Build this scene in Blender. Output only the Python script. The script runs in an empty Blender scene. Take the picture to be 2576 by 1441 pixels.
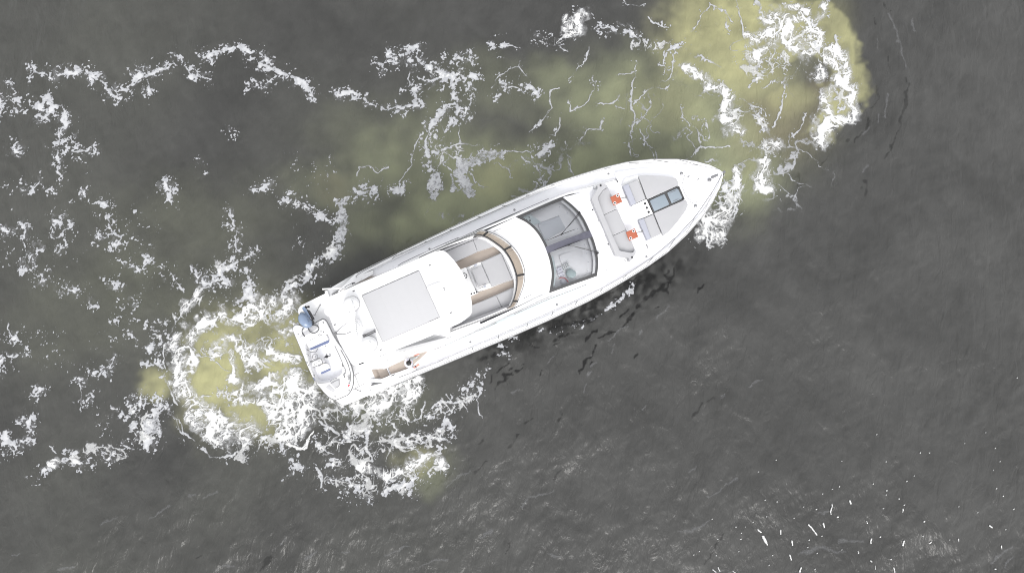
import bpy, bmesh, math, random
import numpy as np
from mathutils import Vector, Matrix
random.seed(3)
R=math.radians
# ------------------------------------------------------------------ camera, sky, sun, exposure
scn=bpy.context.scene
col=scn.collection
cam_d=bpy.data.cameras.new('camera'); cam=bpy.data.objects.new('camera',cam_d); col.objects.link(cam)
cam.location=(0,0,31.7); cam.rotation_euler=(R(3.5),0,0)          # a drone 32 m above the water looking almost straight down
cam_d.sensor_width=36.; cam_d.lens=24.0; cam_d.clip_start=.5; cam_d.clip_end=12000
scn.camera=cam
SUN_EL,SUN_AZ=R(46),R(-78)
sv=Vector((math.cos(SUN_EL)*math.cos(SUN_AZ),math.cos(SUN_EL)*math.sin(SUN_AZ),math.sin(SUN_EL)))
world=bpy.data.worlds.new('World'); scn.world=world; world.use_nodes=True
wn=world.node_tree; wn.nodes.clear()
sky=wn.nodes.new('ShaderNodeTexSky'); sky.sky_type='NISHITA'; sky.sun_disc=False
sky.sun_elevation=SUN_EL; sky.sun_rotation=math.atan2(sv.x,sv.y); sky.air_density=1.6; sky.dust_density=6.0; sky.ozone_density=1.
hs=wn.nodes.new('ShaderNodeHueSaturation'); hs.inputs['Saturation'].default_value=.10     # thin white cloud cover
bg=wn.nodes.new('ShaderNodeBackground'); bg.inputs['Strength'].default_value=.15
wo=wn.nodes.new('ShaderNodeOutputWorld')
cl=wn.nodes.new('ShaderNodeMix'); cl.data_type='RGBA'; cl.inputs[0].default_value=.48; cl.inputs[7].default_value=(5.6,5.65,5.75,1)   # even cloud veil over the sky
wn.links.new(sky.outputs[0],hs.inputs['Color']); wn.links.new(hs.outputs[0],cl.inputs[6]); wn.links.new(cl.outputs[2],bg.inputs['Color']); wn.links.new(bg.outputs[0],wo.inputs['Surface'])
sl=bpy.data.lights.new('sun','SUN'); sl.energy=.6; sl.angle=R(26); sl.color=(1,.97,.93)
so=bpy.data.objects.new('sun',sl); col.objects.link(so); so.rotation_euler=sv.to_track_quat('Z','Y').to_euler(); so.location=(20,-16,40)
scn.view_settings.view_transform='Standard'; scn.view_settings.look='None'; scn.view_settings.gamma=1.0
scn.view_settings.use_curve_mapping=False; scn.view_settings.exposure=0.80
scn.cycles.use_denoising=True; scn.cycles.denoising_prefilter='NONE'; scn.cycles.denoising_input_passes='RGB_ALBEDO_NORMAL'; scn.cycles.filter_width=1.05
scn.cycles.max_bounces=8; scn.cycles.transparent_max_bounces=12; scn.cycles.diffuse_bounces=4

# ------------------------------------------------------------------ materials
def mat(name,rgb,rough=.5,metal=0,noise=0.,nscale=8.,bump=0.,bscale=60.,spec=.5,coat=0.):
    m=bpy.data.materials.new(name); m.use_nodes=True; nt=m.node_tree; b=nt.nodes['Principled BSDF']
    b.inputs['Base Color'].default_value=(*rgb,1); b.inputs['Roughness'].default_value=rough; b.inputs['Metallic'].default_value=metal
    b.inputs['Specular IOR Level'].default_value=spec; b.inputs['Coat Weight'].default_value=coat
    tc=nt.nodes.new('ShaderNodeTexCoord')
    if noise>0:
        n=nt.nodes.new('ShaderNodeTexNoise'); n.inputs['Scale'].default_value=nscale; n.inputs['Detail'].default_value=6
        mx=nt.nodes.new('ShaderNodeMix'); mx.data_type='RGBA'
        mx.inputs[6].default_value=(*[c*(1-noise) for c in rgb],1); mx.inputs[7].default_value=(*[min(1,c*(1+noise)) for c in rgb],1)
        nt.links.new(tc.outputs['Object'],n.inputs['Vector']); nt.links.new(n.outputs['Fac'],mx.inputs[0]); nt.links.new(mx.outputs[2],b.inputs['Base Color'])
        rr=nt.nodes.new('ShaderNodeMapRange'); rr.inputs[3].default_value=max(0,rough-.08); rr.inputs[4].default_value=min(1,rough+.1)
        nt.links.new(n.outputs['Fac'],rr.inputs[0]); nt.links.new(rr.outputs[0],b.inputs['Roughness'])
    if bump>0:
        n2=nt.nodes.new('ShaderNodeTexNoise'); n2.inputs['Scale'].default_value=bscale; n2.inputs['Detail'].default_value=4
        bp=nt.nodes.new('ShaderNodeBump'); bp.inputs['Strength'].default_value=bump; bp.inputs['Distance'].default_value=.01
        nt.links.new(tc.outputs['Object'],n2.inputs['Vector']); nt.links.new(n2.outputs['Fac'],bp.inputs['Height']); nt.links.new(bp.outputs[0],b.inputs['Normal'])
    return m
WHITE=mat('white_gelcoat',(.80,.80,.81),.28,noise=.025,nscale=1.3,coat=.3)
DECKW=mat('nonskid_deck',(.86,.86,.89),.6,noise=.03,nscale=2.,bump=.25,bscale=220)
VINYL=mat('grey_vinyl',(.385,.385,.40),.6,noise=.05,nscale=3.,bump=.15,bscale=90)
VINYLD=mat('dark_grey_vinyl',(.35,.36,.415),.6,noise=.05,nscale=3.,bump=.15,bscale=90)
CANVAS=mat('pale_canvas',(.45,.45,.465),.8,noise=.03,nscale=5.,bump=.2,bscale=120)
RUBBER=mat('black_rubber',(.022,.022,.024),.55,noise=.2,nscale=20)
GREY=mat('grey_trim',(.16,.16,.165),.5,noise=.1,nscale=10)
SEAM=mat('seam_shadow_gap',(.22,.22,.23),.8)
DARKF=mat('dark_window_border',(.060,.060,.062),.35,noise=.1,nscale=10)
STEEL=mat('stainless',(.28,.28,.29),.4,metal=1.)
ORANGE=mat('orange_table_top',(.37,.105,.055),.45,noise=.06,nscale=25,bump=.1,bscale=40)
BLUE=mat('blue_vinyl',(.135,.165,.29),.55,noise=.06,nscale=10)
COWL=mat('blue_grey_cowl',(.19,.25,.36),.3,noise=.08,nscale=10,coat=.4)
COWLD=mat('dark_blue_cowl',(.09,.12,.20),.35,noise=.1,nscale=10)
DASH=mat('lilac_grey_dashboard',(.80,.80,.82),.6,noise=.04,nscale=5)
DASHD=mat('slate_dashboard',(.60,.62,.66),.6,noise=.04,nscale=5)
PALE=mat('pale_teal_panel',(.55,.62,.64),.5,noise=.05,nscale=9)
SHIRT=mat('white_cotton',(.72,.72,.78),.9,noise=.05,nscale=14,bump=.5,bscale=22)
SKIN=mat('skin',(.62,.26,.20),.55,noise=.06,nscale=30)
TROUS=mat('pale_trousers',(.52,.55,.55),.9,noise=.05,nscale=18,bump=.3,bscale=30)
HAIR=mat('black_hair',(.018,.017,.016),.5,noise=.3,nscale=60,bump=.6,bscale=90)
RED=mat('red_print',(.75,.10,.12),.5)
REDC=mat('red_strap',(.62,.16,.17),.6)
BROWNL=mat('brown_liner',(.88,.82,.75),.6)
def teak_mat():
    m=mat('teak_planks',(.40,.31,.25),.7); nt=m.node_tree; b=nt.nodes['Principled BSDF']
    tc=[n for n in nt.nodes if n.type=='TEX_COORD'][0]
    mp=nt.nodes.new('ShaderNodeMapping'); mp.inputs['Scale'].default_value=(1.2,18,1)
    n=nt.nodes.new('ShaderNodeTexNoise'); n.inputs['Scale'].default_value=3.; n.inputs['Detail'].default_value=8
    n2=nt.nodes.new('ShaderNodeTexNoise'); n2.inputs['Scale'].default_value=2.2
    rp=nt.nodes.new('ShaderNodeValToRGB'); rp.color_ramp.elements[0].position=.3; rp.color_ramp.elements[0].color=(.36,.305,.265,1)
    rp.color_ramp.elements[1].position=.7; rp.color_ramp.elements[1].color=(.43,.375,.33,1)
    ad=nt.nodes.new('ShaderNodeMath'); ad.operation='MULTIPLY_ADD'; ad.inputs[1].default_value=.5
    L=nt.links.new; L(tc.outputs['Object'],mp.inputs[0]); L(mp.outputs[0],n.inputs['Vector']); L(tc.outputs['Object'],n2.inputs['Vector'])
    h=nt.nodes.new('ShaderNodeMath'); h.operation='MULTIPLY'; h.inputs[1].default_value=.5
    L(n2.outputs['Fac'],h.inputs[0]); L(n.outputs['Fac'],ad.inputs[0]); L(h.outputs[0],ad.inputs[2]); L(ad.outputs[0],rp.inputs[0]); L(rp.outputs[0],b.inputs['Base Color'])
    return m
TEAK=teak_mat()
def glass_mat(name,tint,gloss_rough=.04):
    m=bpy.data.materials.new(name); m.use_nodes=True; nt=m.node_tree; nt.nodes.clear()
    o=nt.nodes.new('ShaderNodeOutputMaterial'); t=nt.nodes.new('ShaderNodeBsdfTransparent'); t.inputs[0].default_value=(*tint,1)
    g=nt.nodes.new('ShaderNodeBsdfGlossy'); g.inputs['Roughness'].default_value=gloss_rough
    f=nt.nodes.new('ShaderNodeFresnel'); f.inputs[0].default_value=1.5; x=nt.nodes.new('ShaderNodeMixShader')
    nt.links.new(f.outputs[0],x.inputs[0]); nt.links.new(t.outputs[0],x.inputs[1]); nt.links.new(g.outputs[0],x.inputs[2]); nt.links.new(x.outputs[0],o.inputs[0])
    return m
def film_mat(name,rgb,clear):
    m=glass_mat(name,(.95,.92,.88)); nt=m.node_tree; x=nt.nodes['Mix Shader']; t=nt.nodes['Transparent BSDF']
    d=nt.nodes.new('ShaderNodeBsdfDiffuse'); d.inputs[0].default_value=(*rgb,1); y=nt.nodes.new('ShaderNodeMixShader'); y.inputs[0].default_value=1-clear
    nt.links.new(t.outputs[0],y.inputs[1]); nt.links.new(d.outputs[0],y.inputs[2]); nt.links.new(y.outputs[0],x.inputs[1]); return m
GLASS=glass_mat('windscreen_glass',(.95,.955,.965)); SMOKE=film_mat('bronze_screen',(.54,.455,.375),.45); SIDEG=glass_mat('side_window_glass',(.70,.80,.82))
HATCHG=mat('blue_hatch_glass',(.23,.27,.31),.15,noise=.06,nscale=4.)

# ------------------------------------------------------------------ water with sediment, waves and foam
WAKE="""a -2267 1225 6 -2240 1192 8 -2201 1192 8 -2174 1172 7
a -2143 1205 7 -2105 1221 12 -2066 1212 11 -2014 1212 14 -1998 1192 8 -1987 1165 6
a -1981 1185 8 -1948 1165 12 -1915 1139 12 -1881 1106 9 -1842 1080 8 -1832 1070 6
a -1876 1132 4 -1837 1126 4
a -1818 1146 11 -1793 1172 13 -1762 1198 17 -1730 1202 8 -1685 1221 8 -1627 1238 8
a -1590 1284 6 -1583 1261 4
a -1563 1238 9 -1536 1205 10 -1496 1179 11 -1445 1172 6
a -1448 1291 8 -1416 1304 12 -1384 1327 14 -1345 1331 7 -1319 1337 4
a -1294 1337 8 -1267 1331 10 -1273 1297 7
a -1254 1324 9 -1215 1307 8
a -1170 1304 6 -1150 1278 4
a -1201 1254 9 -1162 1251 11 -1129 1231 13 -1083 1205 17 -1044 1179 14 -999 1159 19 -979 1132 13 -946 1100 6
a -1211 1139 6 -1192 1136 6
a -1167 1159 4 -1128 1185 4
a -2254 1057 7 -2215 1050 12 -2185 1106 8 -2183 1073 13 -2163 1040 14 -2131 1054 9 -2116 1014 16 -2109 981 13 -2101 962 7
a -2351 1086 9 -2331 1060 11 -2308 1040 7
a -2422 1086 11 -2407 1021 6
a -2126 936 4 -2130 877 5
a -2135 844 4 -2133 799 8 -2139 766 6 -2124 727 9
a -2051 831 8 -2013 838 11 -1988 844 6
a -1959 844 4 -1955 822 4
a -2276 676 6 -2237 663 9 -2212 682 6
a -2185 643 4 -2160 656 7
a -1623 682 6 -1603 650 9 -1615 624 8
a -1200 656 6 -1150 682 6
a -1053 630 9 -1021 634 5
a -1328 913 7 -1315 903 4
a -1729 1185 3 -1715 1146 8 -1701 1126 4
a -2347 851 3 -2308 831 4
a -2218 981 4 -2193 995 4 -2179 968 4
a -2099 896 3 -2097 851 4
a -2086 903 3 -2079 883 3
a -2013 656 3 -2005 630 4
a -2375 1172 6 -2375 1179 6
a -821 1106 10 -782 1119 15 -750 1106 9 -704 1073 9 -659 1057 8 -640 1057 4
a -614 1044 5 -601 1040 5 -556 1034 6 -523 1031 9 -498 1047 9 -459 1060 14 -433 1057 6
a -447 1132 10 -463 1100 19 -453 1073 19
l -493 1218 5 -492 1172 6 -479 1139 6
a -584 1304 6 -565 1317 6
a -526 1297 16 -474 1317 16 -449 1337 12
a -577 1261 5 -539 1258 6
a -642 1258 6 -616 1238 10
a -493 1271 9 -461 1271 10 -422 1258 13 -383 1245 14 -344 1225 17 -299 1208 17 -254 1192 12 -228 1182 5
a -454 1185 5 -415 1165 5 -370 1179 8 -325 1185 6
a -286 1179 17 -292 1139 18 -279 1106 17 -266 1073 18 -253 1040 21 -259 1014 14
a -304 1047 13 -336 1014 12 -355 975 15 -381 942 13 -394 910 6 -403 870 5 -399 818 10 -393 773 6 -379 734 6 -354 714 13
a -272 975 10 -285 949 8
l -252 942 4 -249 903 4 -242 870 9
l -336 955 5 -317 923 5
a -358 916 5 -352 864 6
a -380 812 9 -329 831 8
l -329 831 6 -284 844 6 -239 864 8 -188 851 8 -162 851 8
p -40 831 9 -91 818 14 -136 805 22 -187 779 32 -232 753 37 -251 727 33 -226 688 36 -213 643 32 -193 617 26
p -366 695 24 -353 656 27 -366 624 23
p -296 708 9 -289 669 12 -276 637 13
l -329 799 5 -316 753 5 -290 734 6
l -149 851 4 -123 818 3 -85 812 4
l -34 838 3 31 828 5 101 831 8
a 120 812 18 152 831 12 178 870 8
a 114 760 6 127 727 10 133 708 13
l 120 688 6 117 643 6
l 37 799 3 82 773 4
a -92 1337 10 -60 1347 14 -40 1351 8
l -40 1351 8 -2 1347 6 37 1327 3
t 252 1464 9 258 1430 16 277 1410 18 323 1430 17 317 1477 8 362 1494 6
a 128 1370 10
l 128 1370 6 173 1351 6 232 1334 6 264 1311 5
a 420 1437 6 485 1417 6
a 537 1420 9 569 1397 16 589 1384 6
a -60 1100 9 -50 1123 10 -27 1136 5
l -27 1136 5 31 1129 3
a 63 1126 8 95 1139 15 121 1106 9
l 41 1278 5 34 1245 5 63 1205 4 89 1165 5
l 31 1238 4 -27 1212 4 -73 1172 3 -92 1132 3
l 361 1337 3 354 1284 4 322 1238 3 263 1179 3
l 218 1132 5 186 1119 6 182 1086 5 185 1040 5 159 995 6 121 955 5 69 916 3
l 224 995 6 224 955 6 204 910 5
l 263 1077 4 275 1034 6 321 1040 4 353 1067 3 386 1113 3 405 1159 3 386 1179 2
l 587 1271 5 583 1212 5 567 1152 6 556 1100 6 559 1047 7 578 1001 6 577 955 5 551 870 4 556 792 4
l 584 962 6 616 981 4 643 1040 4 656 1073 5
l 572 1054 3 611 1100 4 670 1132 4 734 1126 6 741 1152 4
l 730 1311 6 720 1251 4 722 1205 4
l 769 1304 6 762 1245 5 748 1185 4 709 1159 3
l 509 1205 4 574 1212 3
l 411 1054 4 469 1054 4 502 1100 3
l 520 1034 2 482 1040 3
l 255 877 3 249 831 4 261 773 4 287 721 4
l 326 877 3 359 936 3 416 929 3 430 968 2
l 603 936 3 634 877 3 666 805 3
l 642 1544 5 551 1537 5 525 1564 4
l 655 1477 3 680 1444 3 751 1430 4
l -533 688 5 -514 721 5 -476 760 5 -470 818 5 -445 883 5 -419 916 4
a -552 656 14 -513 656 17
a -699 643 9 -660 656 8
a -711 617 9 -635 653 6
l -725 708 3 -713 753 3 -675 760 3 -636 734 3 -585 753 3
l -123 779 4 -72 779 4 -14 740 3 -2 708 3
l -187 727 5 -162 682 5 -129 656 4
a -196 1278 4 -183 1231 6
a -189 1192 9 -157 1185 6
a -267 1271 13 -235 1271 10
a -306 1278 8
a -202 1146 6 -208 1126 5
a -195 1073 5 -214 1014 6
w 297 1430 39 232 1364 32 135 1364 32
w -383 1231 39 -254 1192 39
w -381 903 39 -354 773 38 -252 838 39
w 588 1344 32 731 1344 32
l 946 1544 9 903 1497 5 876 1437 5 850 1407 4
l 949 1540 5 1001 1524 5 1026 1497 6 1052 1450 4
l 1020 1490 4 1013 1464 4 1031 1410 3
l 1067 1564 5 1079 1510 6 1091 1464 7 1096 1410 8 1102 1364 8 1120 1317 6
l 1171 1564 9 1183 1524 12 1195 1484 13
t 1234 1477 34 1286 1477 27
t 1319 1517 13 1365 1524 9 1417 1504 5
t 1193 1384 23 1141 1370 16 1122 1384 13
t 1232 1397 32 1284 1410 26 1311 1444 19 1303 1370 19 1335 1344 23 1379 1311 28 1412 1324 23 1419 1344 13
t 1337 1450 6 1377 1477 6 1415 1444 16 1447 1410 13 1458 1364 13 1464 1337 8
t 1489 1524 9 1475 1484 6 1428 1464 5
t 1139 1271 9 1198 1317 12 1244 1351 12
l 1223 1264 6 1256 1317 6
l 1287 1251 6 1295 1297 6
t 1488 1278 13 1520 1258 19 1545 1238 13
t 1496 1317 8 1547 1304 19 1573 1304 13 1585 1264 9 1590 1218 12 1598 1172 10
l 1537 1384 13 1548 1344 8
t 1422 1205 10 1454 1192 14 1473 1205 10 1461 1231 10 1435 1225 8
t 1543 1162 10 1503 1126 10 1486 1073 13 1494 1021 13 1499 981 15 1479 942 30 1471 910 26
t 1512 962 17 1564 995 17 1623 1014 14 1605 1067 14 1613 1126 15 1575 1149 13 1543 1172 13
l 867 1278 7 899 1291 7 931 1264 8 989 1225 8
a 790 1337 13
t 814 1231 10 846 1212 13 872 1185 10 917 1172 13 936 1139 8 981 1132 8 1025 1090 8
l 981 1132 5 1001 1165 4
l 1123 1132 6 1136 1165 7 1176 1185 6
t 1038 1086 9 1018 1054 14 1014 1001 21 1042 955 21 1073 929 13
l 1050 1027 6 1088 1021 9 1133 995 8 1184 981 8 1209 949 9 1215 916 8
l 1083 1080 6 1134 1054 6 1185 1034 8 1210 1001 6
l 1365 1258 5 1338 1205 5 1304 1165 6 1283 1080 5 1268 1021 5 1241 955 6
l 1391 1014 5 1363 949 7 1330 903 5
t 1245 864 21 1219 838 10 1233 877 10
l 833 799 6 860 831 7 892 851 7 943 854 4 982 851 4 1027 854 9
t 1180 818 6 1173 779 10 1185 753 18 1178 714 22 1183 676 22 1208 637 15
l 799 1034 3 804 981 3 836 949 3
l 868 936 4 886 870 3
l 923 975 3 931 896 3
l 1051 760 9 1063 734 8 1043 682 4 1061 624 6
a 998 682 8 1010 650 9
l 910 779 4 962 792 4
l 1227 1165 3 1187 1132 3
w 1246 1457 71 1336 1397 78 1413 1377 71 1457 1311 52
w 1178 1284 58 1268 1284 58 1306 1231 39
w 1521 1284 45 1571 1218 39
w 1086 1245 39 1176 1192 39 1229 1245 39
w 1574 1100 39 1546 1034 39
w 1043 1001 45 1133 1021 52 1196 968 39
w 1181 864 39 1192 773 45 1190 676 51
w 853 1192 32 942 1152 32
h 1803 1490 5 1829 1404 5 1852 1311 6 1869 1238 5
h 1913 1477 5 1923 1410 5
h 1738 1008 4 1724 968 4
h 1678 949 6 1652 916 5
h 1780 1106 5 1764 995 5
h 1673 766 6 1653 740 5
h 1731 1390 3 1735 1331 3
p -766 608 12 -815 589 18 -802 518 28 -794 453 32 -800 389 29
a -837 351 21 -869 338 16 -907 332 13 -931 287 16 -956 236 13 -987 230 11
a -987 211 10 -1031 198 11 -1062 173 11 -1100 135 9
a -1058 589 12 -1033 608 9 -1026 563 4
a -962 563 8 -897 531 8 -852 498 5
a -1319 543 8 -1311 498 8 -1298 453 7 -1296 402 4 -1295 364 8 -1307 325 10
a -1212 351 5 -1256 325 8 -1287 300 12 -1319 281 15 -1356 255 10
a -1268 268 12 -1235 236 8 -1215 198 12 -1208 160 15 -1239 135 15 -1276 116 11
a -1343 236 8 -1399 204 6 -1431 211 4
a -1477 249 5 -1451 230 5
a -1413 243 8 -1381 230 5
a -1311 224 5 -1342 211 4
l -1405 195 5 -1461 160 7 -1467 135 8 -1504 103 9 -1529 84 6 -1540 52 5
a -1701 313 9 -1669 300 9 -1630 278 5
a -1756 268 8 -1724 262 4
a -1828 313 4 -1821 294 4
a -1585 255 7 -1571 236 7
l -1571 236 8 -1552 211 6 -1525 173 5
a -1899 537 7 -1892 505 8 -1871 460 6 -1845 441 7 -1826 441 9 -1831 409 4 -1856 389 5
a -1921 418 5
a -2121 498 7 -2089 498 4
a -2063 479 8 -2107 460 8 -2119 434 8 -2137 415 6
a -2098 389 5 -2116 357 3
a -2231 377 7 -2205 370 5
a -2381 460 15 -2356 466 8
a -2286 473 8 -2290 428 7
a -2266 306 8 -2242 338 5
a -2246 274 4 -2290 268 4
a -2181 243 12 -2193 230 12 -2161 236 7
a -2090 204 6 -2064 185 8 -2026 179 7
l -2343 33 5 -2334 -17 6
a -2290 -11 15
a -2294 -55 13 -2314 -42 7
a -2341 -143 5 -2352 -174 6
a -2329 -127 4 -2304 -127 5
a -1838 -124 5 -1849 -162 4
a -1923 -199 8
a -1886 -187 3 -1867 -199 3
a -1620 -30 5 -1613 -55 8
a -1650 -80 4 -1662 -111 7
a -1629 -143 3 -1622 -174 11
a -1704 -168 4 -1691 -165 3
a -1746 135 8
a -1778 -30 7 -1746 -55 4
a -1856 224 4 -1830 198 5
a -1960 122 4 -1941 112 4
a -2260 -111 4
a -1991 -237 4 -1972 -243 4
a -1615 640 7 -1608 608 5 -1595 595 4
a -1908 582 5 -1875 569 4
a -1843 33 5 -1830 27 4
a -2018 640 5
a -2178 640 8
w -1338 287 44 -1394 249 38
w -1081 160 38 -988 236 38 -894 313 32 -838 377 25
w -1039 582 32 -929 537 32
w -1467 135 38 -1522 71 38
a -2325 -496 16 -2305 -520 13 -2330 -533 8
a -2332 -477 10 -2273 -542 5
a -2243 -520 5 -2224 -514 8 -2211 -527 5
a -2215 -446 10 -2204 -403 8
a -2334 -576 8
l -2117 -533 4 -2098 -545 6 -2078 -576 5
a -2033 -594 10 -2052 -601 4
a -1989 -607 8 -1976 -619 5
a -2125 -650 12 -2149 -668 5
t -2094 -625 9 -2107 -619 7 -2077 -601 6
a -1926 -613 4 -1889 -607 6 -1852 -591 8 -1822 -576 4
a -1878 -582 5
a -1835 -365 8 -1804 -372 4
a -1778 -403 8 -1728 -390 8
a -1705 -316 5 -1692 -353 5
a -1729 -353 6 -1760 -359 5
p -1726 -446 18 -1744 -465 14
p -1676 -459 21 -1626 -440 15 -1618 -483 15 -1628 -390 8
a -1643 -502 10 -1666 -545 12
a -1611 -334 6 -1591 -359 5
l -1591 -359 6 -1571 -397 9 -1533 -421 6 -1506 -471 6 -1461 -520 6
a -1779 -539 5 -1754 -545 6
l -1423 -551 9 -1384 -588 8 -1334 -588 7 -1284 -582 7 -1272 -570 6
a -2171 -285 9 -2201 -316 4
a -2247 -428 4
a -1731 -303 4
a -1956 -334 4 -1937 -322 4
l -1990 -260 3 -1979 -378 3
w -1694 -471 56 -1728 -378 38 -1646 -409 38
w -1784 -570 37 -1910 -557 37 -1996 -588 37
w -2107 -625 37
h -1873 -885 5 -1836 -873 6 -1805 -858 5
h -1662 -867 5 -1589 -827 6 -1552 -809 6
h -2057 -1095 5 -1983 -1083 6
h -2276 -1028 5 -2233 -1013 5
h -1334 -1077 6 -1260 -1064 6
h -1479 -766 4 -1442 -757 4
h -1416 -772 4 -1343 -742 5
h -1051 -974 6 -1033 -943 6
t -1148 -353 25 -1072 -347 31 -1023 -297 31 -986 -260 25 -936 -285 25
t -947 -316 19 -911 -260 19
t -646 -309 25 -584 -272 25 -502 -260 31 -446 -247 19
t -552 -334 25 -489 -334 25 -445 -297 13
t -602 -359 31 -671 -328 19 -734 -341 10
t -1070 -452 13 -1032 -489 25
f -1031 -527 7 -1006 -533 7 -975 -539 8 -944 -527 8 -907 -502 5 -901 -483 4
a -1062 -551 21
a -979 -619 24 -1016 -644 8
l -769 -489 13 -750 -514 15 -732 -459 9 -751 -428 10
l -732 -459 6 -708 -397 6 -734 -347 6
l -794 -489 10 -839 -452 11 -883 -428 9
l -894 -520 11 -856 -539 8 -818 -570 5
t -933 -428 21 -982 -471 21 -971 -409 19
t -705 -631 7 -642 -650 10 -579 -668 11 -499 -650 14 -430 -625 15 -393 -594 12 -355 -594 12 -318 -631 10
l -643 -607 10 -668 -533 10 -651 -465 16 -707 -465 8
a -592 -674 12 -542 -693 14
a -703 -730 22 -734 -754 11
a -647 -772 7
a -566 -736 16 -460 -717 16
a -485 -760 11 -442 -693 14
l -898 -638 9 -879 -656 12 -866 -699 10 -865 -730 6
a -817 -619 11
l -797 -693 6 -841 -681 5
a -363 -415 16
a -294 -446 26 -275 -465 16
a -331 -545 16 -343 -576 17
l -281 -527 15 -318 -514 11 -394 -496 10
l -425 -533 9 -456 -514 8
l -376 -372 6 -357 -359 8 -326 -341 8 -282 -334 8 -244 -322 8 -232 -341 6 -206 -365 6
a -207 -272 13 -176 -247 14
a -157 -222 11
l -131 -278 8 -156 -322 6 -144 -403 6
l -307 -309 6 -282 -334 6
l -469 -477 9 -425 -489 8
l -531 -545 7 -481 -545 11 -412 -570 7
l -544 -489 5 -500 -496 5
l -563 -428 5 -525 -471 5 -544 -520 5
t -784 -334 19 -834 -322 16
l -407 -347 8 -419 -409 8 -469 -428 8 -520 -409 6
w -1128 -372 82 -1010 -334 88 -898 -297 38
w -983 -428 81 -1032 -496 56
w -833 -384 56 -708 -365 56 -583 -316 69 -471 -278 50
w -844 -520 69 -738 -483 69 -645 -428 69 -520 -397 69 -444 -409 50
w -780 -607 62 -643 -570 69 -519 -520 69 -406 -520 69 -319 -483 44
w -841 -693 37 -704 -693 56 -548 -681 69 -405 -656 62 -330 -619 44
w -678 -748 31 -547 -736 37 -454 -730 31
w -357 -403 50 -269 -347 38 -175 -297 31
w -1293 -570 31 -1205 -594 25
h 44 -809 5 81 -760 6 131 -757 6 194 -736 4
h -86 -919 6 -142 -949 6
h -575 -1028 6 -514 -1001 7 -464 -986 5
h -193 -650 4 -268 -687 5 -299 -717 4
h 217 -1040 5 155 -1016 5
h -420 -1071 4 -352 -1046 5 -290 -1040 4
h -1047 -968 5 -1029 -955 5
h -934 -1046 6 -885 -1016 5
h -774 -1013 4 -743 -1004 4
t -1457 170 8 -1471 129 9 -1512 92 12
l -1512 92 11 -1547 45 8 -1577 -1 6 -1598 -74 5 -1602 -121 5 -1603 -167 5 -1599 -218 6 -1579 -270 8 -1562 -306 8 -1546 -347 6
t -1350 71 16 -1422 35 22 -1462 -1 18 -1492 -48 15 -1501 -90 12
t -1470 -110 6 -1463 -151 6 -1483 -193 6
t -1530 -162 26 -1534 -203 21 -1528 -244 26 -1516 -285 22 -1485 -316 23 -1442 -347 23 -1410 -398 28 -1379 -393 23 -1357 -439 36 -1306 -428 28 -1274 -474 36 -1212 -464 31 -1176 -469 18
t -1315 -485 31 -1377 -479 26
t -1295 -58 16 -1337 -48 12 -1351 -90 12 -1376 -131 8
l -1376 -131 7 -1417 -126 6 -1459 -126 5
l -1417 -126 5 -1439 -95 5 -1419 -58 5 -1378 -69 5 -1361 -100 5
t -1325 -105 12 -1303 -151 12 -1291 -213 12 -1264 -254 19 -1253 -285 19 -1186 -270 19 -1135 -254 16 -1073 -244 21
p -1037 -229 16 -991 -203 23
t -1073 -244 21 -1006 -234 26 -970 -224 12
t -1189 -151 21 -1241 -131 16
t -1122 -110 12 -1086 -121 10 -1049 -146 18 -992 -141 7
t -1288 -336 10 -1236 -326 13 -1195 -331 8
t -1134 -295 12 -1056 -306 23 -1015 -280 23 -958 -295 28 -926 -336 31 -951 -372 28 -989 -321 23
p -1206 129 14 -1232 144 18 -1217 155 16
t -1205 102 21 -1246 82 17 -1266 40 14 -1318 35 14
t -1169 129 13 -1163 66 10 -1214 35 10 -1244 9 10
t -1089 40 12 -1048 71 18 -1013 118 23 -1076 139 18 -1127 102 12
t -1083 -7 9 -1010 -1 6 -1046 -17 7
t -1132 -372 18 -1106 -408 23 -1029 -347 33 -1028 -423 28 -977 -413 23 -1064 -444 18
f -1052 -495 5 -1005 -535 5 -959 -546 7 -923 -520 5 -903 -490 5
a -1657 -90 8 -1667 -115 7
l -1656 -121 5 -1635 -141 5
a -1623 -172 11 -1607 -188 5
p -1622 -377 14 -1636 -413 11 -1666 -449 20 -1630 -459 24 -1665 -490 19
a -1679 -540 14
l -1581 -367 5 -1591 -388 5 -1549 -413 6 -1521 -469 5 -1490 -495 5
l -1375 -162 4 -1343 -188 4 -1312 -188 4
l -1433 -306 3 -1392 -311 3
t -1472 -398 15 -1440 -449 18
t -1555 -38 10 -1553 -90 8 -1575 -64 6
t -1514 -1 8 -1536 19 7
l -1326 -260 5 -1314 -326 6 -1341 -285 4
t -1258 -90 13 -1211 -90 10 -1164 -100 10
w -1633 -48 31 -1619 14 31 -1558 66 36 -1497 108 31
w -1554 -64 57 -1536 -151 57 -1533 -244 57
w -1479 -321 57 -1378 -423 67 -1253 -474 67
w -1422 35 47 -1318 56 47 -1204 76 47 -1089 56 42 -1012 76 31
w -1419 -79 31 -1376 -121 31
w -1253 -79 62 -1189 -121 57 -1098 -48 42 -1035 -64 31
w -1214 -182 41 -1111 -162 36
w -1309 -295 36 -1366 -295 26
w -1133 -326 62 -1029 -347 72 -953 -295 47
w -1105 -423 77 -1002 -449 77 -899 -398 52
w -1376 -515 31 -1231 -540 31 -1103 -515 36
t 965 518 29 931 505 16 910 472 12 906 439 10 946 431 12 979 418 8
l 971 622 5 1008 613 6 1024 588 6 1014 547 7
l 954 605 6 982 584 6 973 555 6 949 555 5
l 993 705 6 1009 672 11 1000 647 9
t 1050 672 11 1060 747 10
l 920 781 4 957 789 4 973 772 4
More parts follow.
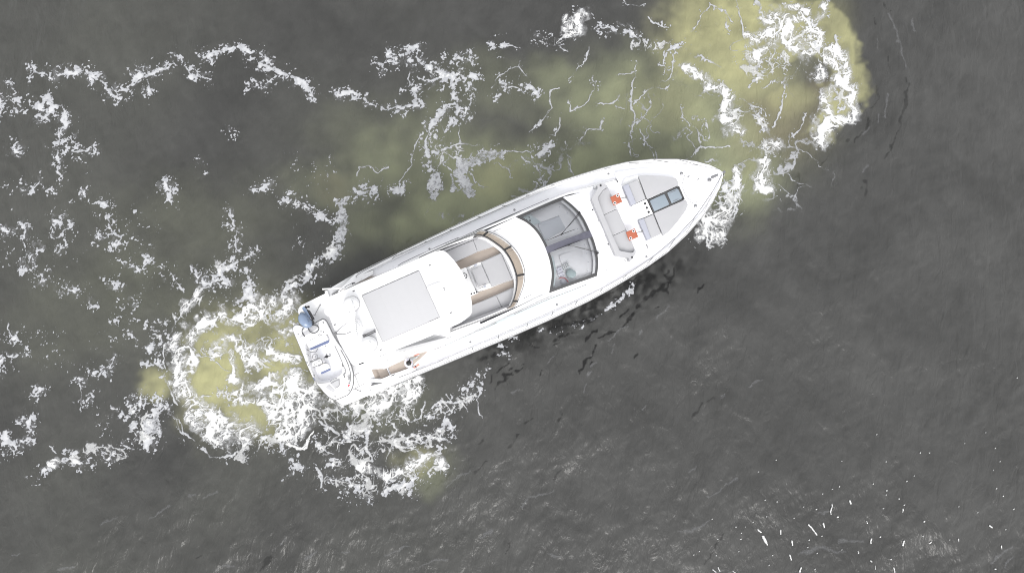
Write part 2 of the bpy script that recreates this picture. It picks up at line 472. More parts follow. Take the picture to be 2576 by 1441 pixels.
l 1040 580 7 1056 555 7 1039 514 7
l 862 823 7 888 848 7 938 856 8 954 860 6
w 956 497 62 914 456 45 963 423 33
w 1008 613 37 1023 555 33
w 952 755 25 1017 663 25
t 915 514 15 881 464 12 877 431 10
t 998 555 12 1010 505 15 980 464 16
l 976 697 5 1000 655 6 1008 622 6 990 580 5 948 539 6
l 1024 638 5 1040 605 6 1035 563 6
w 996 663 37 1036 613 37
w 881 447 33 930 406 25
w 1056 747 29 1062 663 33 1043 555 37 1005 497 37
l 1051 722 5 1054 680 5 1037 638 5 1048 588 5 1035 539 5 1009 497 5
l 941 580 4 974 597 4 1007 580 4 1014 543 4 989 509 4 948 514 4 932 543 4
s -65 -94 9 -19 -75 14 22 -43 11
s 114 -2 9 160 2 12 224 -7 10 270 21 9 325 16 9
s 371 34 7 417 80 11 491 126 11 547 163 12 565 204 7
s -124 -185 18 -147 -230 23 -142 -266 18
s -65 -130 12 -10 -130 9
h 725 96 4 688 66 5 669 39 4
h 536 7 4 471 -39 4 444 -53 3
h 604 -14 4 586 -30 4
h 478 -73 4 461 -107 4
h 365 -203 4 346 -221 4
h 337 -257 4 330 -293 4
h 975 -303 4 961 -325 4
h 614 -361 4 600 -379 4
h 388 -157 4 365 -180 4
h 168 -162 4 196 -130 4
h 4 -293 5 40 -284 5
g 1458 -797 2 1461 -809 2 1451 -834 3 1455 -846 2
g 1350 -891 3 1365 -907 3 1377 -925 3 1386 -937 2
g 1120 -913 3 1132 -925 3
g 1141 -943 5 1150 -958 6 1159 -980 3
g 1222 -916 3 1222 -931 3
g 1274 -964 3 1275 -983 3
g 1263 -1028 3 1268 -1046 3
g 1311 -1080 3 1305 -1101 3
g 1418 -885 3 1421 -901 3
g 1542 -785 4 1547 -797 3
g 1775 -818 3 1776 -831 2
g 1778 -961 3 1774 -980 4
g 1636 -955 3 1633 -974 3
g 1674 -946 3
g 1869 -873 3
g 1896 -974 3 1904 -968 2
g 2027 -952 2 2027 -964 2
g 2172 -895 3 2184 -904 3
g 2227 -986 2 2231 -1001 2
g 2198 -1092 3
g 2120 -837 2
g 2285 -821 3
g 1734 -1086 3 1738 -1104 2
g 1648 -1074 2 1649 -1089 2
g 1627 -1052 2 1634 -1057 2
g 1720 -1046 3
g 1573 -1010 2 1575 -1019 2
g 1497 -1003 2
g 1351 -961 2
g 1342 -994 2
g 1384 -1019 2
g 1615 -876 2 1619 -885 2
g 1484 -858 3
g 1386 -821 2
g 1416 -754 2
g 1463 -733 2
g 1496 -720 2
g 1512 -607 2
g 1327 -812 2
g 1028 -1010 2
g 1042 -928 2
g 1038 -955 2
g 1018 -901 2
g 1166 -1071 2
g 1181 -1029 2
g 909 -1089 2 924 -1101 2
g 934 -1080 2 941 -1098 2
g 1001 -1095 2 1013 -1105 2
g 1372 -1090 2
g 2215 -548 2
g 1907 -567 2
g 1864 -568 2
g 1710 -608 2
g 1649 -709 2
g 1710 -739 2
g 1705 -756 2
g 1762 -774 2
g 1781 -801 2
g 1833 -671 2
g 1799 -696 2
g 1691 -818 2
g 2030 -808 2
g 2237 -763 2
g 2209 -728 2
g 1985 -957 2
g 1863 -940 2
g 2246 -913 2
g 1672 -486 2
g 1206 -601 2
g 1124 -654 2
g 1203 -786 2
g 1151 -779 2
g 1409 -943 2
g 1061 -901 2
g 1096 -880 2
g 1158 -853 2
g 1285 -863 2
g 910 -866 2
g 926 -1027 2
g 848 -1008 2
g 823 -1025 2
g 933 -955 2
g 2234 -607 2
g 2202 -647 2
g 2176 -479 2
g 2070 -525 2
g 2326 -227 2
h 883 -772 4 934 -742 6 984 -699 8 1028 -681 6
h 757 -916 5 825 -910 7 869 -888 6 900 -864 4
h 1093 -272 4 1131 -247 5 1163 -238 4
h 960 -316 5 973 -303 5
h 810 -656 4 848 -631 5
h 1441 -846 4 1392 -840 4
h 1300 -1022 7 1400 -992 9 1517 -1010 6
h 1487 -968 6 1593 -958 5
h 2183 -1071 7 2228 -1028 7 2280 -992 6
h 2238 -1089 6 2277 -1040 6"""
RNG=np.random.RandomState(7)
LAT=RNG.rand(64,256,256).astype(np.float32)*2-1
def vnoise(X,Y,s,k):
    """value noise in about -1..1, features of size s metres"""
    ca,sa=np.float32(np.cos(.9*k+.4)/s),np.float32(np.sin(.9*k+.4)/s)      # each layer turned its own way, so no grid shows
    x=X*ca+Y*sa+31.7*k; y=Y*ca-X*sa+17.3*k
    xi=np.floor(x).astype(np.int32); yi=np.floor(y).astype(np.int32)
    fx=(x-xi).astype(np.float32); fy=(y-yi).astype(np.float32)
    fx=fx*fx*(3-2*fx); fy=fy*fy*(3-2*fy)
    g=LAT[k%64]; x0=xi&255; x1=(xi+1)&255; y0=yi&255; y1=(yi+1)&255
    a=g[y0,x0]; a=a+(g[y0,x1]-a)*fx
    b=g[y1,x0]; b=b+(g[y1,x1]-b)*fx
    return a+(b-a)*fy
def sstep(a,b,v):
    t=np.clip((v-a)/(b-a),0,1); return t*t*(3-2*t)
NETS=((8.0,8.6,4.6,2.6),(2.6,6.0,3.4,2.3),(10.6,11.9,2.6,2.3),(-2.2,5.2,2.6,1.6),(13.2,7.4,1.8,1.8))
def wake_fields(x0,x1,y0,y1,st):
    xs=np.arange(x0,x1,st,dtype=np.float32); ys=np.arange(y0,y1,st,dtype=np.float32)
    X,Y=np.meshgrid(xs,ys)
    n1=vnoise(X,Y,.9,1); n2=vnoise(X,Y,.9,2); n3=vnoise(X,Y,.32,3); n4=vnoise(X,Y,.32,4)
    n5=vnoise(X,Y,.13,5); n6=vnoise(X,Y,.13,6)
    n7=vnoise(X,Y,.06,7); n8=vnoise(X,Y,.06,8)
    WX=X+.12*n1+.10*n3+.05*n5+.02*n7; WY=Y+.12*n2+.10*n4+.05*n6+.02*n8
    LX=X+.08*n1+.06*n3+.045*n5; LY=Y+.08*n2+.06*n4+.045*n6
    ny,nx=X.shape
    neg=lambda v:np.full((ny,nx),v,np.float32)
    Fa=neg(-4);Fp=neg(-4);Fl=neg(-4);Ft=neg(-4);Ff=neg(-4);Fw=neg(-4);Fg=neg(-4);Fh=neg(-4);SC=neg(0)
    fld=dict(a=Fa,p=Fp,l=Fl,t=Ft,f=Ff,w=Fw,g=Fg,h=Fh)  # g strokes stand for sun glints, h strokes for crest highlights
    for ln in WAKE.split('\n'):
        k,*v=ln.split(); v=np.array(v,float).reshape(-1,3)/100
        if len(v)==1: v=np.vstack([v,v+[[.02,.01,0]]])
        for (ax,ay,aw),(bx,by,bw) in zip(v[:-1],v[1:]):
            m=max(aw,bw)*2.2+.9
            i0=int(max(0,(min(ax,bx)-m-x0)/st)); i1=int(min(nx,(max(ax,bx)+m-x0)/st+1))
            j0=int(max(0,(min(ay,by)-m-y0)/st)); j1=int(min(ny,(max(ay,by)+m-y0)/st+1))
            if i1<=i0 or j1<=j0: continue
            q=np.s_[j0:j1,i0:i1]
            PX,PY=(LX,LY) if k in 'lh' else ((X+.015*n5,Y+.015*n6) if k=='g' else (WX,WY))
            px=PX[q]-ax; py=PY[q]-ay; dx=bx-ax; dy=by-ay; l2=dx*dx+dy*dy+1e-9
            t=np.clip((px*dx+py*dy)/l2,0,1)
            d=np.hypot(px-dx*t,py-dy*t); w=aw+(bw-aw)*t
            if k=='s':
                SC[q]=np.maximum(SC[q],np.exp(-(d/(w*1.0+.06))**2)); continue
            if k=='l': w=np.maximum(w*.62,.034)
            if k=='t': w=w*1.42+.08
            f=1-d/w
            fld[k][q]=np.maximum(fld[k][q],f)
            rad=dict(a=.42,p=.3,l=.22,t=.45,f=.2,w=.2,g=.1,h=.1)[k]+aw*.6; g=dict(a=.95,p=.6,l=.5,t=.6,f=.3,w=.7,g=0,h=0)[k]
            SC[q]=np.maximum(SC[q],g*np.exp(-(d/rad)**2))
    # lace of churned water: the zero lines of warped noise at three sizes
    ux=X+.34*n1+.12*n3+.04*n5; uy=Y+.34*n2+.12*n4+.04*n6
    va=vnoise(ux,uy,.80,11); vb=vnoise(ux,uy,.40,12); vc=vnoise(ux,uy,.20,13)
    fine=vnoise(X,Y,.05,15); mid=n5; big=vnoise(X,Y,.55,16)
    vd=vnoise(X+.06*n5+.03*fine,Y+.06*n6,.10,14)
    jit=.17*mid+.15*fine+.22*n3
    web=np.maximum.reduce([1.02-np.abs(va)/.15+.1*big,.95-np.abs(vb)/.21,.80-np.abs(vc)/.30,.55-np.abs(vd)/.45])+jit
    nz=.45*n3+.55*mid+.30*fine
    A=sstep(.0,.30,np.minimum(Fa*1.1,.75)+.95*nz-.20)*(.86+.22*mid+.2*n3)
    holes=sstep(.30,.45,vnoise(X+.1*n3,Y+.1*n4,.3,17)*.6+.4*mid+.2*fine-.30*np.clip(Fp,0,1))
    P=sstep(-.02,.16,np.minimum(Fp,.7)+.75*nz)*(1-.9*holes)*np.clip(.78+.30*mid+.25*n3+.15*big+.35*fine,.15,1)
    Lc=sstep(-.15,.55,np.clip(Fl,-3,1)+.50*mid+.35*big+.3*fine-.05)*(.35+.65*sstep(-.75,.0,big+.4*n3))
    Dt=sstep(-.55,.85,Ft+.22*big+.15*n3); Dw=sstep(-.3,.8,Fw+.3*big)
    De=np.maximum(Dt*.96,Dw*.71)*(1+.22*big)
    line=sstep(0,.46,web-1.04+1.02*De)*sstep(.05,.22,De)
    Ds=sstep(-1.1,.8,Ft+.2*n1)
    veil=np.maximum(sstep(.15,.9,Dt+.25*n3+.25*mid)*.46,sstep(.12,.9,Ds+.25*n3+.12*mid)*.38)*sstep(.03,.3,Ds)
    Tt=np.clip(np.maximum(line*(.62+.38*Dt),veil*(.55+.6*np.clip(.5+mid+.5*fine,0,1))),0,1)
    Fo=.9*sstep(-.1,.9,np.minimum(Ff,.9)+.45*nz)
    G=sstep(-.1,.25,Fg+.25*fine)  # sun glints, painted as small white flecks
    Hf=.17*sstep(-.9,.9,Fh+.3*mid+.2*fine+.5*n3)  # pale wave-crest highlights, painted as a thin film
    # a wide net of thin foam lines over the silt
    reg=np.zeros_like(X)
    for cx,cy,rx,ry in NETS: reg=np.maximum(reg,np.exp(-(((X-cx)/rx)**2+((Y-cy)/ry)**2)**2))
    nx_=X+.55*n1+.18*n3+.09*n5; ny_=Y+.55*n2+.18*n4+.09*n6
    N_=np.maximum(1-np.abs(vnoise(nx_,ny_,1.7,31))/.045,1-np.abs(vnoise(nx_+3,ny_,1.05,32))/.05)
    Nt=.72*sstep(-.2,.7,N_+.5*mid+.3*fine-.15)*reg*sstep(-.45,.35,vnoise(X,Y,1.3,33)+.5*n3)
    # thin milky film between the strands
    Fm=.20*sstep(.40,1.0,SC*(.85+.55*n3+.35*mid+.3*big))*np.clip(.75+.6*mid+.5*fine,0,1)
    # flecks strewn round the foam
    fl=vnoise(X+.10*n5+.03*fine,Y+.10*n6,.15,21)*.75+vnoise(X,Y,.07,22)*.35+.30*n3
    fl2=vnoise(X+.03*fine,Y,.075,23)*.8+.25*vnoise(X,Y,.035,24)+.25*n3
    old=sstep(-6.,-10.,X)*sstep(9.5,7.5,Y)*sstep(-7.,-5.,Y)      # the old wake west of the boat
    dens=np.maximum(SC,old*(.08+.34*sstep(.0,.8,vnoise(X,Y,2.2,25)+.5*n1)))
    K=np.maximum(sstep(.0,.12,fl-(1.00-.80*dens)),.9*sstep(.0,.14,fl2-(.93-.58*dens)))*sstep(.10,.28,dens)
    white=np.clip(np.maximum(Tt*1.0,Fo),0,1)
    C=np.maximum.reduce([A*.96,P*.9,Lc*.85,Tt*.97,Fo,K*.9,G,Hf,Fm,Nt])
    return dict(xs=xs,ys=ys,C=C,white=np.clip(np.maximum.reduce([Tt*.9,Fo*1.2,G])+.12*Lc+.22*np.clip(.2+.8*n3+.5*mid,0,1)*np.maximum(A,P),0,1),veil=np.maximum(Dt,.55*Dw),SC=SC)
YAW=R(23.983); ORG=(-8.74784,-1.24847)          # the yacht's heading and the middle of its stern
def to_boat(X,Y):
    dx=X-ORG[0]; dy=Y-ORG[1]; c,s=math.cos(YAW),math.sin(YAW)
    return dx*c+dy*s,-dx*s+dy*c
_wr=np.random.RandomState(11); WV=[]
for i in range(46):                                # wind ripples from two directions
    lam=.35*1.075**i*(.8+.4*_wr.rand()); th=(_wr.normal(-58,26) if i%3 else _wr.normal(8,24))*math.pi/180
    WV.append((2*math.pi/lam*math.cos(th),2*math.pi/lam*math.sin(th),_wr.rand()*6.28,lam))
PLUME=(14.0,11.6)
def wave(X,Y):
    # patches of calmer and rougher water
    g=.75+.35*vnoise(X,Y,3.1,40)+.2*vnoise(X,Y,1.3,41)
    wx=X+.25*vnoise(X,Y,1.7,42); wy=Y+.25*vnoise(X,Y,1.7,43)
    z=np.zeros_like(X)
    for kx,ky,p,lam in WV:
        z+=0.003*lam**1.0*np.sin(kx*wx+ky*wy+p)
    z*=g
    z+=.010*vnoise(X+.2*vnoise(X,Y,.5,44),Y,.42,45)+.0035*vnoise(X,Y,.16,46)
    rg=np.abs(vnoise((X*.83+Y*.56)+.4*vnoise(X,Y,1.1,66),(Y*.83-X*.56)*.38,.75,67))
    z+=.011*np.exp(-(rg/.13)**2)*sstep(.1,.7,vnoise(X,Y,2.3,68)+.35)      # short sharp crests here and there
    # rings pushed outward by the bow thruster's plume
    dx=X-PLUME[0]; dy=Y-PLUME[1]; r=np.hypot(dx,dy)+.35*vnoise(X,Y,1.9,47); an=np.arctan2(dy,dx)
    side=np.exp(-((an+.15)/.75)**2)
    for r0,w,a in ((4.6,.22,.050),(3.9,.16,.022),(5.4,.25,.020),(3.3,.15,.018)):
        z+=a*side*np.exp(-((r-r0)/w)**2)
    # short steep wash thrown off the starboard bow
    bx,by=to_boat(X,Y); wsh=np.exp(-((by+3.6)/1.5)**2)*sstep(7,10,bx)*sstep(19,16,bx)
    z+=wsh*(.045*(1-np.abs(vnoise(X*.8+Y*.3,Y*.8-X*.3,.55,48)))+.028*(1-np.abs(vnoise(X,Y,.28,49))))
    return z.astype(np.float32)
SILT="""y -13.73 -1.91 1.38 2.39 0 1
y -11.36 -1.00 1.84 2.21 0 .85
y -10.09 -0.08 1.29 1.29 0 .75
y -12.21 -3.91 1.66 1.10 -20 .9
y -16.38 -2.37 0.83 0.77 0 .75
y -8.95 -2.10 1.10 1.66 0 .45
y -4.33 -5.90 0.92 0.64 0 .45
o -3.60 -6.44 1.10 0.83 0 .4
o -6.19 -3.19 2.58 1.29 0 .30
y 9.51 14.47 2.39 2.21 0 .75
y 8.53 12.73 1.84 1.47 0 .55
y 10.60 12.34 2.39 1.66 0 .7
y 13.67 14.47 2.03 1.66 0 .45
y 13.11 11.09 1.10 0.92 0 .45
b 12.61 9.85 2.21 2.03 -30 .6
b 14.90 11.19 1.47 1.10 0 .5
b 11.53 11.76 1.10 1.66 0 .35
o 9.61 9.85 4.24 3.13 0 1
o 5.67 10.04 4.60 2.76 0 .85
o 2.66 8.32 2.76 1.10 0 .55
o -0.72 11.19 3.13 1.66 0 .30
y 7.37 10.61 2.21 1.29 0 .25
o 10.69 7.57 2.21 2.21 0 1
o 7.70 7.57 2.95 1.10 0 .8
y 10.90 8.51 1.10 1.29 0 .25
o 3.05 11.76 3.13 1.29 0 .5
o -0.90 7.38 3.68 1.75 0 .9
y -0.71 7.38 1.29 1.01 0 .28
o -4.64 7.76 3.31 2.58 0 .6
o -3.91 10.61 1.29 1.10 0 .35
b -8.17 6.62 1.10 0.55 0 .25
o -8.17 6.62 2.39 1.10 0 .35
o -6.34 9.08 2.95 1.66 0 .25
o -15.88 2.32 5.52 2.58 0 .14
o -14.66 5.12 4.79 1.84 0 .14
o -20.08 0.84 3.68 2.39 0 .10
o -5.73 4.93 2.39 1.29 0 .4
n -0.15 8.89 1.47 0.74 0 .4
o -2.01 6.15 4.79 1.47 24 1
o 3.78 7.85 3.50 1.38 20 1
o 6.82 11.76 3.68 1.66 0 .55
o 0.78 6.81 2.21 1.10 0 .6
n -6.16 9.85 0.74 0.92 0 .4
n 2.28 7.94 0.74 0.55 0 .3
n 10.70 8.13 0.55 0.55 0 .3
n -11.56 -0.45 0.64 0.83 0 .55
n -7.86 -1.55 0.55 0.74 0 .5
n -9.30 -3.37 1.84 0.55 0 .6
n -11.89 -1.91 0.55 1.29 0 .45
Y .85 .34 9.76 16.04 14.32 15.84 15.28 15.24 15.96 14.30 16.46 13.51 16.63 12.64 16.64 11.92 16.88 11.39 16.76 10.73 16.35 10.14 15.76 9.81 15.24 9.42 14.77 8.90 14.39 9.03 14.28 9.49 14.55 9.95 14.69 10.60 15.04 11.39 15.00 12.45 13.91 12.84 12.94 12.78 11.90 12.58 11.37 12.18 10.47 12.18 9.71 12.84
O .95 .35 7.37 12.18 8.40 11.92 9.29 11.39 9.86 10.86 10.18 10.60 10.61 9.29 11.82 9.03 12.19 8.51 12.31 7.86 12.11 7.40 12.09 6.88 11.64 6.43 10.99 6.17 9.58 6.17 7.30 7.73"""
DARK="""d 1866 1152 5 1859 1060 8 1826 949 8 1798 870 6 1757 796 4
d 1723 1139 5 1728 1086 6 1707 1034 4
d 1689 975 5 1665 929 5
d 1476 851 4 1480 799 5 1467 753 4
d 1348 734 6 1330 656 5
d 1661 688 9 1649 630 10
d 1606 903 5 1586 864 4
d 1709 1497 4 1730 1437 4
d 1782 1550 5 1807 1504 4
d 1786 1284 5 1781 1218 5
d 1851 1185 5 1856 1159 5
d 1327 805 4 1320 773 4
d 1686 981 6 1651 903 6 1624 864 4
d 1248 708 4 1237 656 5
d -1087 -1028 6 -1130 -1083 6
d -1428 -1040 6 -1403 -1022 5
d 88 -409 6 57 -434 6
d 26 -489 7 -18 -533 7
d 220 -378 5 214 -415 5
d -143 -502 6 -162 -527 5
d 231 -650 7 194 -693 6
d -280 -656 6 -330 -705 6 -392 -742 4
d -30 -1010 4 -18 -961 5
d -118 -619 5 -162 -656 5
d -1150 -1089 5 -1125 -1071 4
d 711 264 10 699 246 9 724 218 14 694 186 12 662 163 16 634 140 14 587 99 12 564 66 9 545 34 6 518 16 4
d 746 269 7 732 241 8 703 177 9 726 168 5
d 481 -16 7 439 -32 8 398 -48 4
d 387 -21 6 357 -43 6 338 -57 4
d 384 -75 6 365 -116 7 347 -139 6 333 -176 7 324 -203 4
d 372 -153 5 365 -171 4
d 283 -21 9 260 -34 7 228 -43 13 196 -62 14 164 -85 7
d 219 -66 6 205 -80 5
d 539 85 8 518 69 9 500 53 6
d 427 140 18 390 112 18 344 94 14 316 94 7
d 394 57 14 362 44 17 325 25 15 279 34 12 256 25 8
d 575 223 11 533 200 11 487 181 11 441 158 9
d 270 62 9 229 44 11 169 25 9
d 233 2 9 178 -11 8 123 -21 8
d 59 -171 6 34 -180 5
d 54 -189 5 31 -205 5
d 8 -194 6 -8 -210 5
d 13 -223 5 -37 -230 9 -60 -253 8 -78 -271 5
d -92 -230 6 -96 -248 5
d 127 -203 5 113 -226 5
d 684 99 6 656 85 6
d 592 -121 5 571 -135 4
d -14 -157 6 -42 -180 5 -69 -207 5
d -46 -85 7 -88 -112 9 -142 -139 9
d 95 -80 5 132 -94 4
d 892 204 4 864 158 3
d 250 -244 4 237 -253 3
d 884 -341 5 859 -378 6 821 -409 6
d 935 -316 4 903 -341 4
d 878 -1064 6 923 -1004 6 955 -937 4"""
def washdark(X,Y):
    """dark wave troughs and the shade along the starboard hull, painted into the water colour"""
    n1=vnoise(X,Y,.55,60); n2=vnoise(X,Y,.55,61); n3=vnoise(X,Y,.22,62); n4=vnoise(X,Y,.22,63); n5=vnoise(X,Y,.10,61)
    WX=X+.13*n1+.09*n3; WY=Y+.13*n2+.09*n4; F=np.full(X.shape,-4,np.float32)
    for ln in DARK.split('\n'):
        v=np.array(ln.split()[1:],float).reshape(-1,3)/100
        for (ax,ay,aw),(bx,by,bw) in zip(v[:-1],v[1:]):
            j0,j1=np.searchsorted(Y[:,0],(min(ay,by)-1,max(ay,by)+1)); i0,i1=np.searchsorted(X[0],(min(ax,bx)-1,max(ax,bx)+1))
            if i1<=i0 or j1<=j0: continue
            q=np.s_[j0:j1,i0:i1]; ex,ey=bx-ax,by-ay; t=np.clip(((WX[q]-ax)*ex+(WY[q]-ay)*ey)/(ex*ex+ey*ey+1e-9),0,1)
            F[q]=np.maximum(F[q],1-np.hypot(WX[q]-ax-ex*t,WY[q]-ay-ey*t)/(aw+(bw-aw)*t))
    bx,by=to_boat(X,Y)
    near=1.0*np.exp(-((by+2.85)/.95)**2)*sstep(5,8,bx)*sstep(19,16,bx)*np.clip(.68+.75*n3+.35*n1,0,1)  # painted contact shade along the starboard hull
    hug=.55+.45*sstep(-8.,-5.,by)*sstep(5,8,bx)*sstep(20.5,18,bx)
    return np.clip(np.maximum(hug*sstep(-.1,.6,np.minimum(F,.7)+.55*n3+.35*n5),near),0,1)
def albedo(X,Y):
    """colour of the water body: dark water with painted wave troughs, stirred-up olive and yellow silt"""
    n1=vnoise(X,Y,1.6,50); n2=vnoise(X,Y,.7,51); n3=vnoise(X,Y,.3,52); n4=vnoise(X,Y,3.5,53); n5=vnoise(X,Y,.12,54)
    WX=X+.45*n1+.28*n2+.12*n3+.04*n5; WY=Y+.45*vnoise(X,Y,1.6,55)+.28*vnoise(X,Y,.7,56)+.12*vnoise(X,Y,.3,57)
    c={k:np.zeros_like(X) for k in 'yobdn'}
    for ln in SILT.split('\n'):
        k,*v=ln.split(); v=[float(q) for q in v]
        if k in 'YO':                                # a polygon with a sharp billowing edge
            s=v[0]; soft=v[1]; P=np.array(v[2:]).reshape(-1,2)
            d=np.full(X.shape,9.,np.float32); ins=np.zeros(X.shape,bool)
            QX=X+.38*n2+.22*n3+.25*n1+.06*n5; QY=Y+.38*vnoise(X,Y,.7,58)+.22*vnoise(X,Y,.3,59)
            for (ax,ay),(bx,by) in zip(P,np.roll(P,-1,0)):
                ex,ey=bx-ax,by-ay; t=np.clip(((QX-ax)*ex+(QY-ay)*ey)/(ex*ex+ey*ey+1e-9),0,1)
                d=np.minimum(d,np.hypot(QX-ax-ex*t,QY-ay-ey*t))
                ins^=((ay>QY)!=(by>QY))&(QX<ex*(QY-ay)/(ey if abs(ey)>1e-9 else 1e-9)+ax)
            sd=np.where(ins,d,-d); k=k.lower(); c[k]=np.maximum(c[k],s*sstep(-soft,soft,sd)*(.85+.15*n2))
            continue
        cx,cy,rx,ry,rot,s=v; cr,sr=math.cos(R(rot)),math.sin(R(rot))
        ux=((WX-cx)*cr+(WY-cy)*sr)/rx; uy=(-(WX-cx)*sr+(WY-cy)*cr)/ry
        c[k]=np.maximum(c[k],s*np.exp(-(ux*ux+uy*uy)**1.5))
    clean=1-np.clip(c['n'],0,1)
    o=np.clip(c['o']*clean*(.95+.25*n2+.2*n1),0,1); y=np.clip(c['y']*clean*(.95+.16*n2+.12*n3),0,1); b=np.clip(c['b']*(.9+.3*n2),0,1); dk=np.clip(c['d'],0,1)
    base=np.array((.050,.050,.0485)); olive=np.array((.182,.194,.122)); yel=np.array((.325,.318,.168)); bro=np.array((.13,.112,.075)); mudg=np.array((.057,.0585,.050))
    far=sstep(3.,-14.,X)*.5*(.6+.5*n4)
    A=base[None,None]*(1.0+.12*n4+.08*n2+.06*n1)[...,None]
    st=vnoise(X*.8+Y*.6+.3*n2,(Y*.8-X*.6)*.35+.2*n1,.42,64)*.55+.3*n3+.25*vnoise(X,Y,.2,65)+.15*n5      # fine darker and paler streaks
    A=A*(1+.13*st)[...,None]
    A=A+(mudg*(1+.15*st+.18*n4)[...,None]-A)*np.clip(far,0,1)[...,None]
    A=A*(1-.85*washdark(X,Y))[...,None]  # dark troughs and hull-side shade painted into the water colour
    A=A+(olive-A)*o[...,None]; A=A+(bro-A)*b[...,None]; A=A+(yel-A)*y[...,None]
    return A
def graded(a,b,st,far):
    c=list(np.arange(a,b+st*.5,st)); s=st; 
    while c[-1]<far: s*=1.22; c.append(c[-1]+s)
    s=st
    while c[0]>-far: s*=1.22; c.insert(0,c[0]-s)
    return np.array(c,np.float32)
def grid_mesh(name,X,Y,Z,keep=None):
    ny,nx=X.shape; idx=np.arange(nx*ny,dtype=np.int32).reshape(ny,nx)
    q=np.stack([idx[:-1,:-1],idx[:-1,1:],idx[1:,1:],idx[1:,:-1]],-1).reshape(-1,4)
    co=np.stack([X,Y,Z],-1).reshape(-1,3); sel=None
    if keep is not None:
        q=q[keep.reshape(-1)]; sel=np.unique(q); re=np.zeros(nx*ny,np.int32); re[sel]=np.arange(len(sel)); q=re[q]; co=co[sel]
    me=bpy.data.meshes.new(name); me.vertices.add(len(co)); me.vertices.foreach_set('co',co.astype(np.float32).ravel())
    me.loops.add(q.size); me.loops.foreach_set('vertex_index',q.ravel().astype(np.int32))
    me.polygons.add(len(q)); me.polygons.foreach_set('loop_start',np.arange(0,q.size,4,dtype=np.int32))
    me.polygons.foreach_set('use_smooth',np.ones(len(q),bool)); me.update(calc_edges=True)
    return me,sel
gx=graded(-25.2,25.2,.055,4000); gy=graded(-12.6,17.2,.055,4000)
GX,GY=np.meshgrid(gx,gy)
fade=np.exp(-np.maximum(0,np.maximum(np.abs(GX)-60,np.abs(GY)-60))/60)
me,_=grid_mesh('water',GX,GY,wave(GX,GY)*fade)
A=albedo(GX,GY); at=me.color_attributes.new('albedo','FLOAT_COLOR','POINT')
at.data.foreach_set('color',np.concatenate([A,np.ones_like(A[...,:1])],-1).astype(np.float32).ravel())
wm=bpy.data.materials.new('river_water'); wm.use_nodes=True; nt=wm.node_tree; b=nt.nodes['Principled BSDF']
b.inputs['Roughness'].default_value=.07; b.inputs['IOR'].default_value=1.33
va=nt.nodes.new('ShaderNodeAttribute'); va.attribute_name='albedo'; nt.links.new(va.outputs['Color'],b.inputs['Base Color'])
tc=nt.nodes.new('ShaderNodeTexCoord'); lays=[]
for rot,sc,sx in ((-32,3.6,.40),(6,4.4,.30),(-75,6.5,.55)):          # ripples running three ways
    mp=nt.nodes.new('ShaderNodeMapping'); mp.inputs['Rotation'].default_value=(0,0,R(rot)); mp.inputs['Scale'].default_value=(1,sx,1)
    n1=nt.nodes.new('ShaderNodeTexNoise'); n1.inputs['Scale'].default_value=sc*.5; n1.inputs['Detail'].default_value=5; n1.inputs['Roughness'].default_value=.54; n1.inputs['Distortion'].default_value=.7
    nt.links.new(tc.outputs['Object'],mp.inputs[0]); nt.links.new(mp.outputs[0],n1.inputs['Vector']); lays.append(n1)
big=nt.nodes.new('ShaderNodeTexNoise'); big.inputs['Scale'].default_value=.16; big.inputs['Detail'].default_value=3; nt.links.new(tc.outputs['Object'],big.inputs['Vector'])
bm_=nt.nodes.new('ShaderNodeMapRange'); bm_.inputs[1].default_value=.40; bm_.inputs[2].default_value=.60; nt.links.new(big.outputs['Fac'],bm_.inputs[0])
mx=nt.nodes.new('ShaderNodeMix'); nt.links.new(bm_.outputs[0],mx.inputs[0]); nt.links.new(lays[0].outputs['Fac'],mx.inputs[2]); nt.links.new(lays[1].outputs['Fac'],mx.inputs[3])
sm_=nt.nodes.new('ShaderNodeMath'); sm_.operation='MULTIPLY_ADD'; sm_.inputs[1].default_value=.35; nt.links.new(lays[2].outputs['Fac'],sm_.inputs[0]); nt.links.new(mx.outputs[0],sm_.inputs[2])
bp=nt.nodes.new('ShaderNodeBump'); bp.inputs['Strength'].default_value=1.; bp.inputs['Distance'].default_value=.115
nt.links.new(sm_.outputs[0],bp.inputs['Height']); nt.links.new(bp.outputs[0],b.inputs['Normal'])
water=bpy.data.objects.new('water',me); col.objects.link(water); me.materials.append(wm); water['kind']='structure'; water['label']='dark grey river water with olive and yellow silt stirred up behind the yacht'
# foam: flakes and sheets on the waves; sun glints and crest highlights drawn as foam
W=wake_fields(-26.5,23.5,-12.6,17.0,.024)
FX,FY=np.meshgrid(W['xs'],W['ys']); C=W['C']
bx,by=to_boat(FX,FY); half=np.interp(bx,[0,2,10,14,16,18,19.2],[2.2,2.4,2.5,2.2,1.6,.8,.1]); under=(bx>.1)&(bx<19.2)&(np.abs(by)<half*.93)
C=np.where(under,0,C)
k=np.maximum.reduce([C[:-1,:-1],C[:-1,1:],C[1:,1:],C[1:,:-1]])>.06
me,sel=grid_mesh('foam',FX,FY,wave(FX,FY)+.016+.035*C*(.4+.6*W['white']),k)
for nm,v in (('cover',C),('white',W['white'])):
    a=me.attributes.new(nm,'FLOAT','POINT'); a.data.foreach_set('value',v.reshape(-1)[sel].astype(np.float32))
fm=bpy.data.materials.new('foam_and_glints'); fm.use_nodes=True; nt=fm.node_tree; b=nt.nodes['Principled BSDF']; out=nt.nodes['Material Output']
b.inputs['Roughness'].default_value=.8
a1=nt.nodes.new('ShaderNodeAttribute'); a1.attribute_name='cover'; a2=nt.nodes.new('ShaderNodeAttribute'); a2.attribute_name='white'
